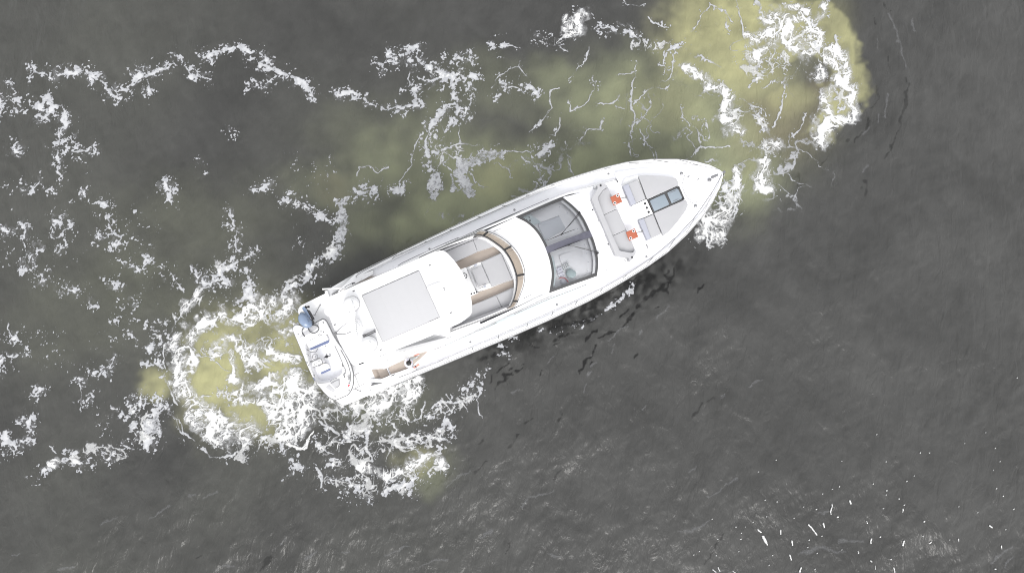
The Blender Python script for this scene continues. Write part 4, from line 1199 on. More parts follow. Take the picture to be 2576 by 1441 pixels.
# orange tables
for (P,hs_,br) in (([(14.557,.955),(14.954,.967),(14.944,.568),(14.548,.571)],[(14.87,.889),(14.633,.649)],[(14.95,.735),(15.25,.69)]),([(14.543,-.672),(14.952,-.676),(14.947,-1.063),(14.524,-1.067)],[(14.861,-.758),(14.622,-.987)],[(14.95,-.870),(15.25,-.915)])):
    t=prism('side_table',round_poly(P,.02,3),3.0,3.04,ORANGE,yacht,.008,label='orange side table by the port sunpad' if br[0][1]>0 else 'orange side table by the starboard sunpad')
    for x,y in hs_:
        ring('cup_ring',(x,y,3.043),.050,.013,WHITE,t); disc('cup_well',x,y,3.041,.040,RUBBER,t,.006)
    cx=sum(p[0] for p in P)/4; cy=sum(p[1] for p in P)/4
    bm=bmesh.new(); tube_bm(bm,[(cx,cy,2.99),(*br[0],2.95),(*br[1],2.92),(br[1][0],br[1][1],2.6)],.02,8); done('table_arm',bm,STEEL,t)
    lathe('table_pivot',(br[1][0]-.03,br[1][1],2.90),[(.04,0),(.04,.07),(.02,.08)],GREY,t,10)
# bow sunpads
BB=[(15.26,1.19),(15.321,1.296),(15.527,1.475),(16.093,1.38),(17.074,.91),(17.545,.607),(17.568,.379),(17.543,-.649),(17.323,-.89),(16.784,-1.20),(16.287,-1.42),(15.991,-1.5),(15.435,-1.635),(15.235,-1.443),(15.23,-.44),(15.24,.27)]
bed=prism('sunbed_base',round_poly(BB,.04),2.55,2.74,WHITE,yacht,.03)
L1=[(16.055,1.294),(16.382,1.17),(17.017,.846),(17.469,.574),(17.499,.416),(17.456,.255),(17.242,.250),(15.995,.236),(15.985,.303)]
L2=[(15.998,-.421),(16.045,-.413),(17.398,-.425),(17.472,-.47),(17.471,-.668),(17.258,-.862),(16.728,-1.162),(16.239,-1.376),(15.972,-1.439),(15.958,-1.329)]
for P in (L1,L2): prism('sunpad',round_poly(P,.03,3),2.72,2.93,VINYL,bed,.04,3)
for P in ([(15.52,1.183),(15.972,1.188),(15.932,.300),(15.484,.285)],[(15.505,-.437),(15.942,-.440),(15.905,-1.332),(15.435,-1.346)]): prism('lounge_seat',round_poly(P,.03,3),2.72,2.92,VINYL,bed,.03,3)
for P in ([(15.255,1.191),(15.512,1.181),(15.472,.278),(15.228,.28)],[(15.25,-.417),(15.495,-.440),(15.422,-1.346),(15.236,-1.346)]): prism('lounge_back',round_poly(P,.03,3),2.72,2.99,VINYLD,bed,.05,3,label='darker grey backrest of the bow lounge')
cf=prism('bow_console',round_poly([(15.27,.268),(15.96,.268),(15.958,-.405),(15.28,-.405)],.03),2.7,2.90,WHITE,bed,.02)
for x,y in ((15.826,.115),(15.822,-.081),(15.815,-.276)): lathe('cup_holder',(x,y,2.901),[(.05,0),(.05,.012),(.036,.014),(.034,.003)],RUBBER,bed,14)
hf=prism('deck_hatch',[(15.99,.205),(17.465,.215),(17.450,-.392),(15.985,-.392)],2.72,2.925,DARKF,yacht,.01)
for P in ([(16.05,.145),(16.74,.15),(16.745,-.345),(16.04,-.35)],[(16.865,.150),(17.36,.156),(17.37,-.325),(16.855,-.34)]):
    g=prism('hatch_pane',round_poly(P,.05),2.92,2.945,HATCHG,hf,.012)
for (x,y) in ((17.37,.17),(17.38,-.34)): prism('hatch_latch',[(x-.03,y-.05),(x+.04,y-.05),(x+.04,y+.02),(x-.03,y+.02)],2.94,2.965,RUBBER,hf,.006)
for a,b in (((16.95,.10),(17.25,.105)),((16.95,-.29),(17.2,-.285))): tube('hatch_strut',[(*a,2.952),(*b,2.952)],.008,GREY,hf,5)
# guard rails
def rz(x): return zs(x)+float(np.interp(x,[5,7,13,19.3],[.42,.52,.55,.52]))
def ry(x): return float(np.interp(x,[5,9,11.5,12.8,14,15.2,16.4,17.5,18.6,19.2],[2.44,2.46,2.45,2.42,2.30,2.08,1.72,1.25,.57,.12]))
for s in (-1,1):
    xs_=list(np.linspace(5.1,19.2,70))
    path=[(4.95,s*2.47,zs(5))]+[(x,s*ry(x),rz(x)) for x in xs_]
    rail=tube('guard_rail',path,.016,STEEL,yacht)
    for x in (5.4,6.55,7.75,9.1,10.27,11.4,12.58,13.75,14.95,16.0,17.0,18.0):
        dx=.12 if x<14 else .12+.11*(x-14); xt=x+dx
        bm=bmesh.new(); tube_bm(bm,[(x,s*(hc(x)-.14),zs(x)-.02),(x+.02,s*(hc(x)-.13),zs(x)+.08),(xt,s*ry(xt),rz(xt))],.014,7); done('stanchion',bm,STEEL,rail)
# ------------------------------------------------------------------ flybridge
FO=[(6.156,-1.53),(6.442,-1.545),(7.572,-1.625),(8.798,-1.665),(9.068,-1.585),(9.288,-1.37),(9.612,-1.035),(9.839,-.667),(9.939,-.319),(9.947,.226),(9.811,.711),(9.575,1.147),(9.267,1.513),(8.997,1.705),(8.739,1.745),(7.303,1.755),(6.2,1.74)]
FI=[(6.285,-1.495),(6.503,-1.49),(7.578,-1.56),(8.70,-1.585),(8.87,-1.52),(9.035,-1.375),(9.303,-1.03),(9.476,-.69),(9.543,-.415),(9.569,.076),(9.484,.578),(9.302,.95),(9.048,1.335),(8.876,1.475),(8.69,1.575),(7.502,1.665),(6.25,1.665)]
NF=61
FO3=res([(x,y,0) for x,y in FO],NF); FI3=res([(x,y,0) for x,y in FI],NF)
# match the inner curve to the outer one by direction
def zlev(P,z): return [(p[0],p[1],z) for p in P]
mid=[lerp(a,b,.10) for a,b in zip(FO3,FI3)]
led=[lerp(a,b,1.12) for a,b in zip(FO3,FI3)]; led2=[lerp(a,b,1.45) for a,b in zip(FO3,FI3)]
coam=patch('flybridge_coaming',[zlev(FO3,3.86),zlev(FO3,4.06),zlev(mid,4.10),zlev([lerp(a,b,.22) for a,b in zip(FO3,FI3)],4.08),zlev([lerp(a,b,.25) for a,b in zip(FO3,FI3)],3.93)],WHITE,yacht)
tube('coaming_edge',zlev([lerp(a,b,-.03) for a,b in zip(FO3,FI3)],4.05),.018,GREY,coam,6)
F0,F1=14,47                                           # the glazed front of the screen
def fp(i,t): a=FO3[i];b=FI3[i]; q=lerp(a,b,.12+.86*t); return (q[0],q[1],4.09+.36*t)
def near(x,y): return min(range(NF),key=lambda i:(FO3[i][0]-x)**2+(FO3[i][1]-y)**2)
cuts=sorted([near(8.75,-1.66),near(9.154,-1.464),near(9.80,-.675),near(9.81,.663),near(9.24,1.53),near(8.75,1.74)])
scr=patch('screen_sill',[[fp(i,-.05) for i in range(cuts[0],cuts[-1]+1)],[fp(i,-.0) for i in range(cuts[0],cuts[-1]+1)]],WHITE,yacht)
for a,b in zip(cuts[:-1],cuts[1:]):
    patch('screen_pane',[[fp(i,t) for i in range(a,b+1)] for t in (0,.25,.5,.75,1)],SMOKE,scr)
    patch('screen_liner',[[(lambda p:(p[0],p[1],3.99))(fp(i,t)) for i in range(a,b+1)] for t in (0.02,.98)],BROWNL,scr)
for c in cuts[1:-1]:
    tube('screen_post',[fp(c,-.02),fp(c,.5),fp(c,1.02)],.040,RUBBER,scr,8)
    tube('screen_stay',[(fp(c-1,0)[0],fp(c-1,0)[1],fp(c-1,0)[2]+.03),(fp(c-1,1.25)[0],fp(c-1,1.25)[1],4.5)],.007,STEEL,scr,6)
bm=bmesh.new()
tube_bm(bm,[fp(i,1.0) for i in range(cuts[0],cuts[-1]+1)],.028,7); done('screen_top_seal',bm,RUBBER,scr)
tube('screen_top_rail',[(lambda p:(p[0],p[1],4.485))(fp(i,1.08)) for i in range(cuts[0],cuts[-1]+1)],.010,STEEL,scr,7)
for rng in (range(0,cuts[0]+1),range(cuts[-1],NF)):
    patch('screen_side',[[fp(i,0) for i in rng],[fp(i,.5) for i in rng],[fp(i,1) for i in rng],[(lambda q:(q[0],q[1],4.43))(lerp(FO3[i],FI3[i],1.35)) for i in rng],[(lambda q:(q[0],q[1],3.93))(lerp(FO3[i],FI3[i],1.4)) for i in rng]],WHITE,coam)
    tube('side_seal',[(lambda p:(p[0],p[1],p[2]+.004))(fp(i,.35)) for i in rng],.016,DARKF,coam,6)
# white ledge inside the screen
rng=range(cuts[0]+1,cuts[-1])
patch('flybridge_ledge',[[(lambda q:(q[0],q[1],z))(lerp(FO3[i],FI3[i],t)) for i in rng] for t,z in ((1.02,3.95),(1.06,4.27),(1.10,4.29),(1.36,4.29),(1.40,4.27),(1.40,3.95))],WHITE,coam)
for yy in (-1,1):
    for x in (9.46,9.56,9.66,9.75): disc('roof_fitting',x,(1.49 if yy>0 else -1.515),3.895,.012,GREY,yacht,.02)
    tube('roof_rail',[(9.42,yy*1.50,3.9),(9.44,yy*1.50,3.94),(9.75,yy*1.49,3.94),(9.77,yy*1.49,3.9)],.008,STEEL,yacht,6)
# teak floor strips
prism('flybridge_teak',[(4.6,.64),(7.53,.63),(8.49,.578),(9.36,.588),(9.33,.66),(9.22,.93),(8.479,1.0),(7.5,.98),(4.6,.98)],3.85,3.93,TEAK,yacht,.004)
prism('flybridge_teak',[(4.6,-.52),(7.52,-.50),(8.424,-.555),(9.35,-.64),(9.33,-.72),(9.24,-.90),(8.457,-.905),(7.40,-.90),(4.6,-.9)],3.85,3.93,TEAK,yacht,.004)
# benches either side, centre sunpad, helm seat
def cush(name,P,z0,z1,m,par,b=.03,**k): return prism(name,round_poly(P,.03,3),z0,z1,m,par,b,3,**k)
bp_=prism('port_bench',[(5.2,.99),(8.49,1.0),(9.22,.92),(9.0,1.28),(8.72,1.50),(5.2,1.56)],3.88,4.02,WHITE,yacht,.01)
cush('seat_cushion',[(6.3,1.0),(7.542,.975),(8.48,.985),(8.51,1.485),(7.515,1.50),(6.3,1.5)],4.0,4.15,VINYL,bp_); cush('seat_cushion',[(8.49,.985),(9.24,.91),(9.13,1.10),(8.90,1.38),(8.71,1.47),(8.52,1.485)],4.0,4.15,VINYL,bp_)
cush('back_cushion',[(6.3,1.51),(7.4,1.525),(8.52,1.50),(8.86,1.44),(8.70,1.525),(7.5,1.60),(6.3,1.60)],4.0,4.34,VINYL,bp_)
bs_=prism('starboard_bench',[(5.2,-.93),(8.45,-.93),(9.22,-.96),(9.02,-1.36),(8.78,-1.52),(5.2,-1.46)],3.88,4.02,WHITE,yacht,.01)
cush('seat_cushion',[(6.3,-.92),(7.36,-.91),(8.448,-.95),(8.466,-1.47),(7.425,-1.43),(6.3,-1.42)],4.0,4.15,VINYL,bs_); cush('seat_cushion',[(8.46,-.952),(9.235,-.952),(9.04,-1.35),(8.80,-1.50),(8.48,-1.475)],4.0,4.15,VINYL,bs_)
cush('back_cushion',[(6.3,-1.43),(7.43,-1.44),(8.479,-1.49),(8.78,-1.52),(8.72,-1.57),(7.6,-1.545),(6.3,-1.50)],4.0,4.34,VINYL,bs_)
cs_=prism('sunpad_base',[(7.82,.57),(8.42,.56),(9.36,.53),(9.38,-.6),(8.42,-.57),(7.80,-.50)],3.88,4.0,WHITE,yacht,.01)
cush('sunpad',[(8.44,.528),(9.335,.540),(9.315,-.592),(8.43,-.556)],3.98,4.15,VINYL,cs_,.035); cush('sunpad_headrest',[(9.345,.535),(9.44,.50),(9.50,.11),(9.48,-.325),(9.40,-.595),(9.325,-.592)],3.98,4.24,VINYL,cs_,.04)
hs2=prism('helm_seat_base',round_poly([(7.82,.575),(8.42,.565),(8.425,-.56),(7.80,-.50)],.05),3.98,4.12,WHITE,cs_,.02)
cush('helm_seat',[(7.95,.40),(8.42,.39),(8.42,-.40),(7.93,-.33)],4.1,4.22,VINYL,hs2,.04); tube('helm_backrest',[(7.86,.44,4.30),(7.85,.2,4.34),(7.84,-.05,4.34),(7.85,-.34,4.30)],.065,VINYL,hs2,10)
for s,y0 in ((1,.50),(-1,-.44)):
    tube('armrest',[(7.92,y0,4.14),(7.93,y0,4.28),(8.15,y0+s*.01,4.29),(8.22,y0+s*.01,4.26)],.022,WHITE,hs2,8); prism('armrest_pad',[(8.12,y0-.035),(8.25,y0-.035),(8.25,y0+.04),(8.12,y0+.04)],4.25,4.31,VINYLD,hs2,.015)
    tube('armrest_slot',[(7.96,y0-s*.03,4.27),(8.14,y0-s*.02,4.275)],.012,GREY,hs2,6)
hc_=prism('helm_console',round_poly([(7.25,.60),(7.80,.585),(7.775,-.48),(7.86,-.56),(7.25,-.56)],.04),3.88,4.27,WHITE,yacht,.03)
wh=ring('steering_wheel',(7.60,.27,4.44),.11,.016,RUBBER,hc_,20); bm=bmesh.new()
for a in (0,2.1,4.2): tube_bm(bm,[(7.60,.27,4.43),(7.60+.1*math.cos(a),.27+.1*math.sin(a),4.44)],.012,6)
tube_bm(bm,[(7.60,.27,4.25),(7.60,.27,4.44)],.02,8); done('wheel_spokes',bm,GREY,wh)
for x,y in ((7.573,-.49),(7.689,-.505),(7.79,-.515)): disc('gauge',x,y,4.265,.035,RUBBER,hc_,.015)
# hardtop and its arches
HT=[(2.469,1.395),(2.54,1.44),(2.679,1.465),(3.72,1.456),(5.157,1.436),(6.957,1.41),(7.227,1.363),(7.34,1.287),(7.43,1.141),(7.55,.773),(7.64,.32),(7.65,-.148),(7.585,-.628),(7.49,-.97),(7.36,-1.25),(7.25,-1.335),(7.0,-1.40),(6.757,-1.44),(5.352,-1.43),(3.95,-1.37),(2.764,-1.295),(2.548,-1.281),(2.47,-1.202),(2.44,-.91),(2.40,-.601),(2.374,-.262),(2.38,.3),(2.396,.631),(2.415,1.057)]
top=prism('hardtop',round_poly(HT,.06,3),5.84,6.0,WHITE,yacht,.05,3)
for s in (-1,1):
    bm=bmesh.new()
    for (xa,xb) in (((3.3,2.62),(4.3,3.3)),):
        pass
    P=[(2.7,1.36,5.86),(4.1,1.38,5.86),(5.9,1.66,3.86),(3.1,1.72,3.86)]
    vs_=[bm.verts.new(Vector((x,s*y,z))-O) for x,y,z in P]+[bm.verts.new(Vector((x,s*(y+.10),z))-O) for x,y,z in P]
    for f in ((0,1,2,3),(7,6,5,4),(0,4,5,1),(1,5,6,2),(2,6,7,3),(3,7,4,0)): bm.faces.new([vs_[i] for i in f])
    done('arch_leg',bm,WHITE,yacht,False)
SR=[(3.84,1.0),(6.17,1.0),(6.18,-.925),(3.865,-.90)]
srf=prism('sunroof_frame',[(3.825,1.018),(6.182,1.02),(6.195,-.94),(3.85,-.918)],5.98,6.008,SEAM,top,0)
prism('sunroof_panel',[(3.84,.992),(6.165,.985),(6.18,-.925),(3.865,-.905)],5.99,6.018,CANVAS,srf,.004,crown=None)
for t in (.27,.5,.74):
    a=lerp(SR[0],SR[1],t); b=lerp(SR[3],SR[2],t); tube('canvas_fold',[(a[0],a[1]*.97,6.016),(b[0],b[1]*.97,6.015)],.005,CANVAS,srf,5)
xc=3.86
for L_ in (.20,.30,.24,.14,.24,.26,.20,.30):
    prism('sunroof_slot',[(xc+.02,.992),(xc+L_,.992),(xc+L_,1.016),(xc+.02,1.016)],6.0,6.022,GREY,srf,0); xc+=L_+.055
for x0,x1 in ((5.75,5.95),(5.98,6.15)): prism('sunroof_slot',[(x0,-.925),(x1,-.930),(x1,-.915),(x0,-.91)],6.0,6.022,GREY,srf,0)
hb_=prism('hardtop_locker',round_poly([(6.19,.302),(6.742,.278),(6.730,-.268),(6.20,-.235)],.04),5.98,6.09,WHITE,top,.025)
tube('locker_ring',[(6.74+.05*math.cos(a),-.018+.05*math.sin(a),6.01) for a in np.linspace(-1.6,1.6,9)],.008,STEEL,hb_,6)
for x,y in ((3.618,1.29),(6.626,1.018),(6.634,-.948),(3.673,-1.152),(2.47,.412)): prism('roof_light',round_poly([(x-.045,y-.022),(x+.045,y-.022),(x+.045,y+.022),(x-.045,y+.022)],.02),5.99,6.012,GREY,top,.004)
for (x,y) in ((3.39,.85),(3.41,-.785)):
    d=lathe('satellite_dome',(x,y,5.99),[(.20,0),(.20,.05),(.28,.10),(.295,.17),(.295,.30),(.275,.42),(.225,.53),(.14,.60),(.06,.625),(0,.63)],WHITE,top,28)
    tube('dome_seam',[(x+.15*math.cos(a)+.0,y+.15*math.sin(a),6.592) for a in np.linspace(-.5,.6,6)],.006,SEAM,d,5)
    ring('dome_base_seam',(x,y,6.16),.297,.010,SEAM,d,28)
rp_=prism('radar_pedestal',round_poly([(3.05,.25),(3.42,.22),(3.42,-.10),(3.05,-.14)],.08),5.99,6.62,WHITE,top,.04)
a_=Vector((3.50,.66)); b_=Vector((3.12,-.60)); dd=(b_-a_).normalized(); nn=Vector((-dd.y,dd.x))*.085
sc_=prism('radar_scanner',round_poly([tuple(a_+nn),tuple(b_+nn),tuple(b_-nn),tuple(a_-nn)],.04),6.80,6.92,WHITE,rp_,.03)
lathe('scanner_hub',(3.30,.04,6.6),[(.14,0),(.14,.12),(.10,.2)],WHITE,rp_)
for i in range(9):
    q=a_+(b_-a_)*(.30+.055*i)+nn*.93; prism('scanner_mark',[(q.x-.012,q.y-.02),(q.x+.012,q.y-.02),(q.x+.012,q.y+.02),(q.x-.012,q.y+.02)],6.90,6.924,SEAM,sc_,0)
hn=tube('horn',[(3.34,-.40,6.07),(3.70,-.39,6.08),(3.80,-.385,6.08)],[.015,.02,.04],STEEL,top,10); tube('horn',[(3.32,-.46,6.07),(3.70,-.455,6.08),(3.78,-.455,6.08)],[.015,.02,.035],GREY,top,10)
prism('horn_bracket',[(3.28,-.50),(3.38,-.50),(3.38,-.36),(3.28,-.36)],5.99,6.09,GREY,top,.01)
st=tube('stern_light_stay',[(2.38,.10,6.10),(2.68,.19,6.3),(3.02,.25,6.36)],.016,STEEL,top,sm=1); tube('stern_light_stay',[(2.38,.07,6.10),(2.75,-.10,6.28),(3.02,-.10,6.36)],.016,STEEL,top,sm=1)
tube('stay_wire',[(2.55,.15,6.2),(2.58,-.02,6.19)],.006,STEEL,top,5); prism('light_bracket',[(2.28,.03),(2.42,.05),(2.42,.15),(2.28,.13)],5.95,6.12,GREY,top,.02)
tube('whip_aerial',[(2.85,-.93,6.04),(3.45,-1.36,6.3)],.007,WHITE,top,6)
prism('aerial_base',[(2.82,-.97),(2.88,-.97),(2.88,-.90),(2.82,-.90)],5.99,6.05,WHITE,top,.01)
prism('speaker_box',round_poly([(3.05,-1.42),(3.62,-1.46),(3.62,-1.62),(3.05,-1.58)],.04),5.2,5.45,WHITE,yacht,.03)
tube('gangway_arm',[(2.95,1.97,2.3),(2.85,1.95,3.0),(1.88,2.33,3.02)],.035,WHITE,yacht,8)
tube('gangway_rail',[(2.2,1.9,2.0),(2.4,2.0,2.6),(2.7,2.1,2.6),(3.0,2.2,2.1)],.014,STEEL,yacht,sm=2)
lathe('capstan',(1.50,1.50,1.5),[(.16,0),(.16,.3),(.2,.34),(.2,.40),(.14,.44)],WHITE,yacht,20)

# ------------------------------------------------------------------ the tender on the swim platform
ten=thing('tender_boat','small white tender boat with blue striped seats lying across the yacht swim platform','tender',(.4,-.4,.62))
TO=[(-.46,1.50),(-.37,1.64),(-.22,1.655),(-.06,1.52),(.11,1.36),(.38,1.35),(.66,1.37),(.97,1.395),(1.05,1.28),(1.075,.92),(1.09,.51),(1.155,.13),(1.235,-.21),(1.28,-.65),(1.285,-1.0),(1.24,-1.36),(1.11,-1.69),(.955,-1.92),(.78,-2.06),(.63,-2.135),(.08,-2.12),(-.03,-2.045),(-.14,-1.89),(-.255,-1.63),(-.37,-1.23),(-.45,-.80),(-.472,-.21),(-.462,.55),(-.46,1.2)]
TI=[(-.205,.80),(.05,.83),(.588,.83),(.81,.79),(.915,.63),(.91,.40),(.915,-.217),(.94,-.61),(.90,-.935),(.835,-1.137),(.67,-1.236),(.477,-1.25),(.15,-1.275),(-.31,-1.15),(-.39,-.971),(-.395,-.664),(-.355,-.07)]
def resc(P,n): return res([(x,y,0) for x,y in P]+[(*P[0],0)],n)
# hull of the tender: outer skin with flare, gunwale, inner liner down to the sole
NT=90
OT=resc(round_poly(TO,.06,3),NT)
cxy=(.38,-.2)
def ang(p): return math.atan2(p[1]-cxy[1],p[0]-cxy[0])
ITp=resc(round_poly(TI,.05,3),360)
IT=[min(ITp,key=lambda q:abs((ang(q)-ang(p)+math.pi)%(2*math.pi)-math.pi)) for p in OT]
def off(P,s): return [(cxy[0]+(p[0]-cxy[0])*s,cxy[1]+(p[1]-cxy[1])*s) for p in P]
rows=[zlev(off(OT,.60),.66),zlev(off(OT,.86),.80),zlev(off(OT,.965),1.05),zlev(OT,1.12),zlev(off(OT,1.0),1.19),zlev(off(OT,.985),1.235),zlev([lerp(a,b,.12) for a,b in zip(OT,IT)],1.25),zlev([lerp(a,b,.9) for a,b in zip(OT,IT)],1.26),zlev(IT,1.24),zlev(off(IT,.97),1.1),zlev(off(IT,.90),.84)]
hull2=patch('hull',rows,WHITE,ten)
prism('cockpit_sole',[p[:2] for p in off(IT,.93)][:-1],.80,.855,DECKW,ten,0)
prism('hull_bottom',[p[:2] for p in off(OT,.62)][:-1],.62,.70,WHITE,ten,0)
tube('fender_strip',[(p[0],p[1],1.155) for p in off(OT,1.006)][:-1],.030,GREY,ten,7,True)
tube('gunwale_stripe',[(lambda q:(q[0],q[1],1.262))(lerp(OT[i],IT[i],.22)) for i in range(NT) if OT[i][0]>.85 and -1.95<OT[i][1]<-.15],.018,GREY,ten,6)
prism('stern_well',round_poly([(-.29,1.03),(.25,1.03),(.62,1.12),(.77,1.31),(.62,1.33),(.31,1.235),(-.08,1.18),(-.29,1.06)],.04),1.2,1.268,CANVAS,ten,.006)
bn=prism('rear_bench',round_poly([(-.19,.76),(.76,.77),(.78,.34),(-.14,.36)],.03),.84,1.06,WHITE,ten,.02)
prism('bench_stripe',[(-.155,.445),(.785,.448),(.775,.322),(-.105,.345)],1.04,1.072,BLUE,bn,.01)
tube('bench_handle',[(-.26,.70,1.06),(-.28,.66,1.12),(-.24,.42,1.12),(-.20,.38,1.06)],.012,STEEL,bn,6)
cn=prism('steering_console',round_poly([(-.20,-.225),(.225,-.205),(.235,-.41),(-.205,-.405)],.04),.84,1.42,WHITE,ten,.03)
tube('console_trim',[(.245,-.21,1.40),(.25,-.41,1.38),(0,-.425,1.38),(-.21,-.42,1.38)],.016,GREY,cn,6)
for x,y,r in ((-.12,-.335,.036),(.012,-.30,.022),(.14,-.275,.036)): lathe('gauge',(x,y,1.415),[(r,0),(r,.012),(r*.6,.014),(r*.6,.004)],GREY,cn,14)
patch('console_screen',[[(-.17,-.19,1.42),(.03,-.18,1.42),(.25,-.17,1.42)],[(-.15,-.15,1.56),(.04,-.14,1.58),(.24,-.13,1.56)]],GREY,cn,.012)
lathe('horn_button',(-.25,-.14,1.245),[(.045,0),(.045,.03),(.025,.04)],GREY,ten,14)
wl_=ring('steering_wheel',(.03,-.02,1.36),.12,.012,STEEL,cn,20)
bm=bmesh.new()
for a in (.6,2.7,4.8): tube_bm(bm,[(.03,-.02,1.34),(.03+.12*math.cos(a),-.02+.12*math.sin(a),1.36)],.008,6)
done('wheel_spokes',bm,STEEL,wl_)
se=prism('helm_seat',round_poly([(-.18,-.52),(.06,-.45),(.29,-.49),(.355,-.575),(.335,-.74),(-.095,-.735)],.03),.84,1.10,WHITE,ten,.02)
prism('seat_stripe',[(-.095,-.735),(.333,-.735),(.338,-.805),(.27,-.822),(-.08,-.828)],.95,1.105,BLUE,se,.01)
tube('seat_rail',[(.06,-.44,1.1),(.29,-.48,1.12),(.365,-.575,1.12),(.35,-.73,1.1)],.012,BROWNL,se,6,sm=1)
bl=prism('bow_locker',round_poly([(.16,-1.33),(.42,-1.30),(.62,-1.34),(.50,-1.62),(.42,-1.66),(.27,-1.66)],.03),1.2,1.275,CANVAS,ten,.01)
tube('locker_edge',[(.165,-1.385,1.28),(.413,-1.356,1.28),(.603,-1.375,1.28),(.50,-1.60,1.28),(.425,-1.645,1.28),(.29,-1.65,1.28)],.010,GREY,bl,6)
tube('bow_rail',[(.16,-1.30,1.27),(.30,-1.26,1.33),(.42,-1.25,1.33),(.52,-1.27,1.27)],.012,STEEL,ten,6)
prism('bow_step',round_poly([(-.10,-1.42),(.10,-1.38),(.24,-1.70),(.16,-1.80),(.02,-1.66)],.03),1.2,1.262,CANVAS,ten,.006)
for x,y in ((-.296,1.215),(.926,1.237),(.768,.846),(.80,-1.98),(.13,-1.98),(.99,-1.10),(-.40,-.25),(-.42,-.1),(-.36,-.75)): prism('tender_cleat',round_poly([(x-.02,y-.04),(x+.02,y-.04),(x+.02,y+.04),(x-.02,y+.04)],.015),1.24,1.275,GREY,ten,.006)
prism('registration_patch',[(.835,-1.835),(.925,-1.80),(.90,-1.735),(.81,-1.765)],1.255,1.266,RED,ten,0)
for t,w in ((.0,.045),(.27,.035),(.42,.05),(.58,.05),(.74,.05),(.9,.05)):
    x=.875+.135*t; y=-1.69+.37*t
    bm=bmesh.new()
    ux=Vector((.34,.94,0)); uy=Vector((.94,-.34,0)); c0=Vector((x,y,1.268))
    sg={.0:((0,0,1,0),(0,0,0,1),(0,1,1,1)),.27:((0,1,1,0),(0,0,1,0)),.42:((0,0,1,1),(0,1,1,0)),.58:((0,0,0,1),(0,1,1,1),(1,0,1,1)),.74:((0,0,1,0),(0,.5,1,.5),(0,1,1,1),(0,0,0,1)),.9:((0,0,0,1),(0,1,1,1))}[t]
    for a,b,c,d in sg: tube_bm(bm,[c0+ux*a*w+uy*b*.09,c0+ux*c*w+uy*d*.09],.007,4)
    done('registration_letter',bm,SEAM,ten)
bm=bmesh.new(); tube_bm(bm,[(.992,.089,1.275),(1.0,-.205,1.27),(1.007,-.554,1.27),(1.0,-.83,1.27),(.987,-.914,1.275),(1.014,-1.059,1.27),(.934,-1.246,1.27),(.843,-1.251,1.275),(.838,-1.393,1.27)],.014,6); done('mooring_line',bm,SEAM,ten)
tube('line_coil',[(.99,-.80,1.28),(.96,-.88,1.29),(1.02,-.93,1.28)],.022,GREY,ten,6); tube('line_coil',[(.95,-1.20,1.28),(.87,-1.24,1.29),(.85,-1.33,1.28),(.84,-1.40,1.28)],.020,GREY,ten,6)
tube('bow_line',[(-.431,-.941,1.26),(-.367,-1.025,1.265),(-.384,-1.118,1.265),(-.146,-1.212,1.265),(.123,-1.31,1.27)],.011,SEAM,ten,6,sm=1)
tube('blue_lashing',[(-.44,-.83,1.26),(-.40,-.87,1.28),(-.44,-.92,1.28),(-.38,-.95,1.26)],.016,BLUE,ten,6,sm=1)
tube('deck_hose',[(-.30,.30,.86),(-.1,.26,.87),(.02,.20,.88),(.08,.25,.88),(.14,.30,.87)],.012,SEAM,ten,6,sm=1)
tube('throttle_lever',[(-.30,.24,1.24),(-.24,.20,1.30),(-.22,.12,1.30)],.016,GREY,ten,6); tube('hook_handle',[(.50,.30,.9),(.54,.26,1.0),(.55,.17,1.0)],.014,GREY,ten,6)
tube('bench_latch',[(.50,.80,1.26),(.56,.82,1.29),(.64,.76,1.27)],.014,GREY,ten,6); disc('fuel_cap',.68,.905,1.262,.028,GREY,ten)
# outboard engine, tilted up over the platform
eng=[(.04,1.819),(.101,1.925),(.192,1.999),(.292,2.012),(.378,1.945),(.439,1.822),(.487,1.668),(.516,1.512),(.508,1.382),(.437,1.28),(.346,1.245),(.22,1.259),(.13,1.36),(.05,1.529),(.018,1.676)]
bm=bmesh.new(); P=round_poly(eng,.05,3); cx=sum(p[0] for p in P)/len(P); cy=sum(p[1] for p in P)/len(P); rings=[]
for s,z,dx in ((.80,1.22,0),(.97,1.30,0),(1.0,1.42,0),(.97,1.54,0),(.86,1.64,-.01),(.62,1.70,-.03),(.3,1.73,-.05)): rings.append([bm.verts.new(Vector((cx+(x-cx)*s+dx,cy+(y-cy)*s,z))-O) for x,y in P])
for A_,B_ in zip(rings[:-1],rings[1:]):
    for j in range(len(P)): bm.faces.new((A_[j],A_[(j+1)%len(P)],B_[(j+1)%len(P)],B_[j]))
bm.faces.new(rings[0][::-1]); bm.faces.new(rings[-1])
cowl=done('outboard_engine',bm,COWL,ten)
prism('cowl_panel',round_poly([(.36,1.74),(.44,1.62),(.46,1.47),(.38,1.44),(.30,1.60)],.03),1.5,1.665,COWLD,cowl,.02)
prism('cowl_vent',[(.075,1.70),(.195,1.755),(.19,1.775),(.068,1.72)],1.6,1.69,RUBBER,cowl,.004); prism('cowl_badge',round_poly([(.13,1.62),(.19,1.64),(.18,1.69),(.13,1.68)],.015),1.6,1.685,WHITE,cowl,.004)
prism('cowl_ridge',round_poly([(.12,1.86),(.24,1.95),(.30,1.93),(.16,1.84)],.02),1.5,1.62,COWLD,cowl,.01)
prism('engine_leg',round_poly([(.34,2.20),(.46,2.22),(.50,2.06),(.52,1.86),(.54,1.66),(.42,1.70),(.38,1.9)],.03),1.15,1.40,COWL,cowl,.03)
prism('engine_bracket',round_poly([(.49,2.06),(.55,2.0),(.585,1.72),(.60,1.56),(.54,1.54),(.51,1.72)],.02),1.1,1.38,RUBBER,cowl,.02)
bm=bmesh.new()
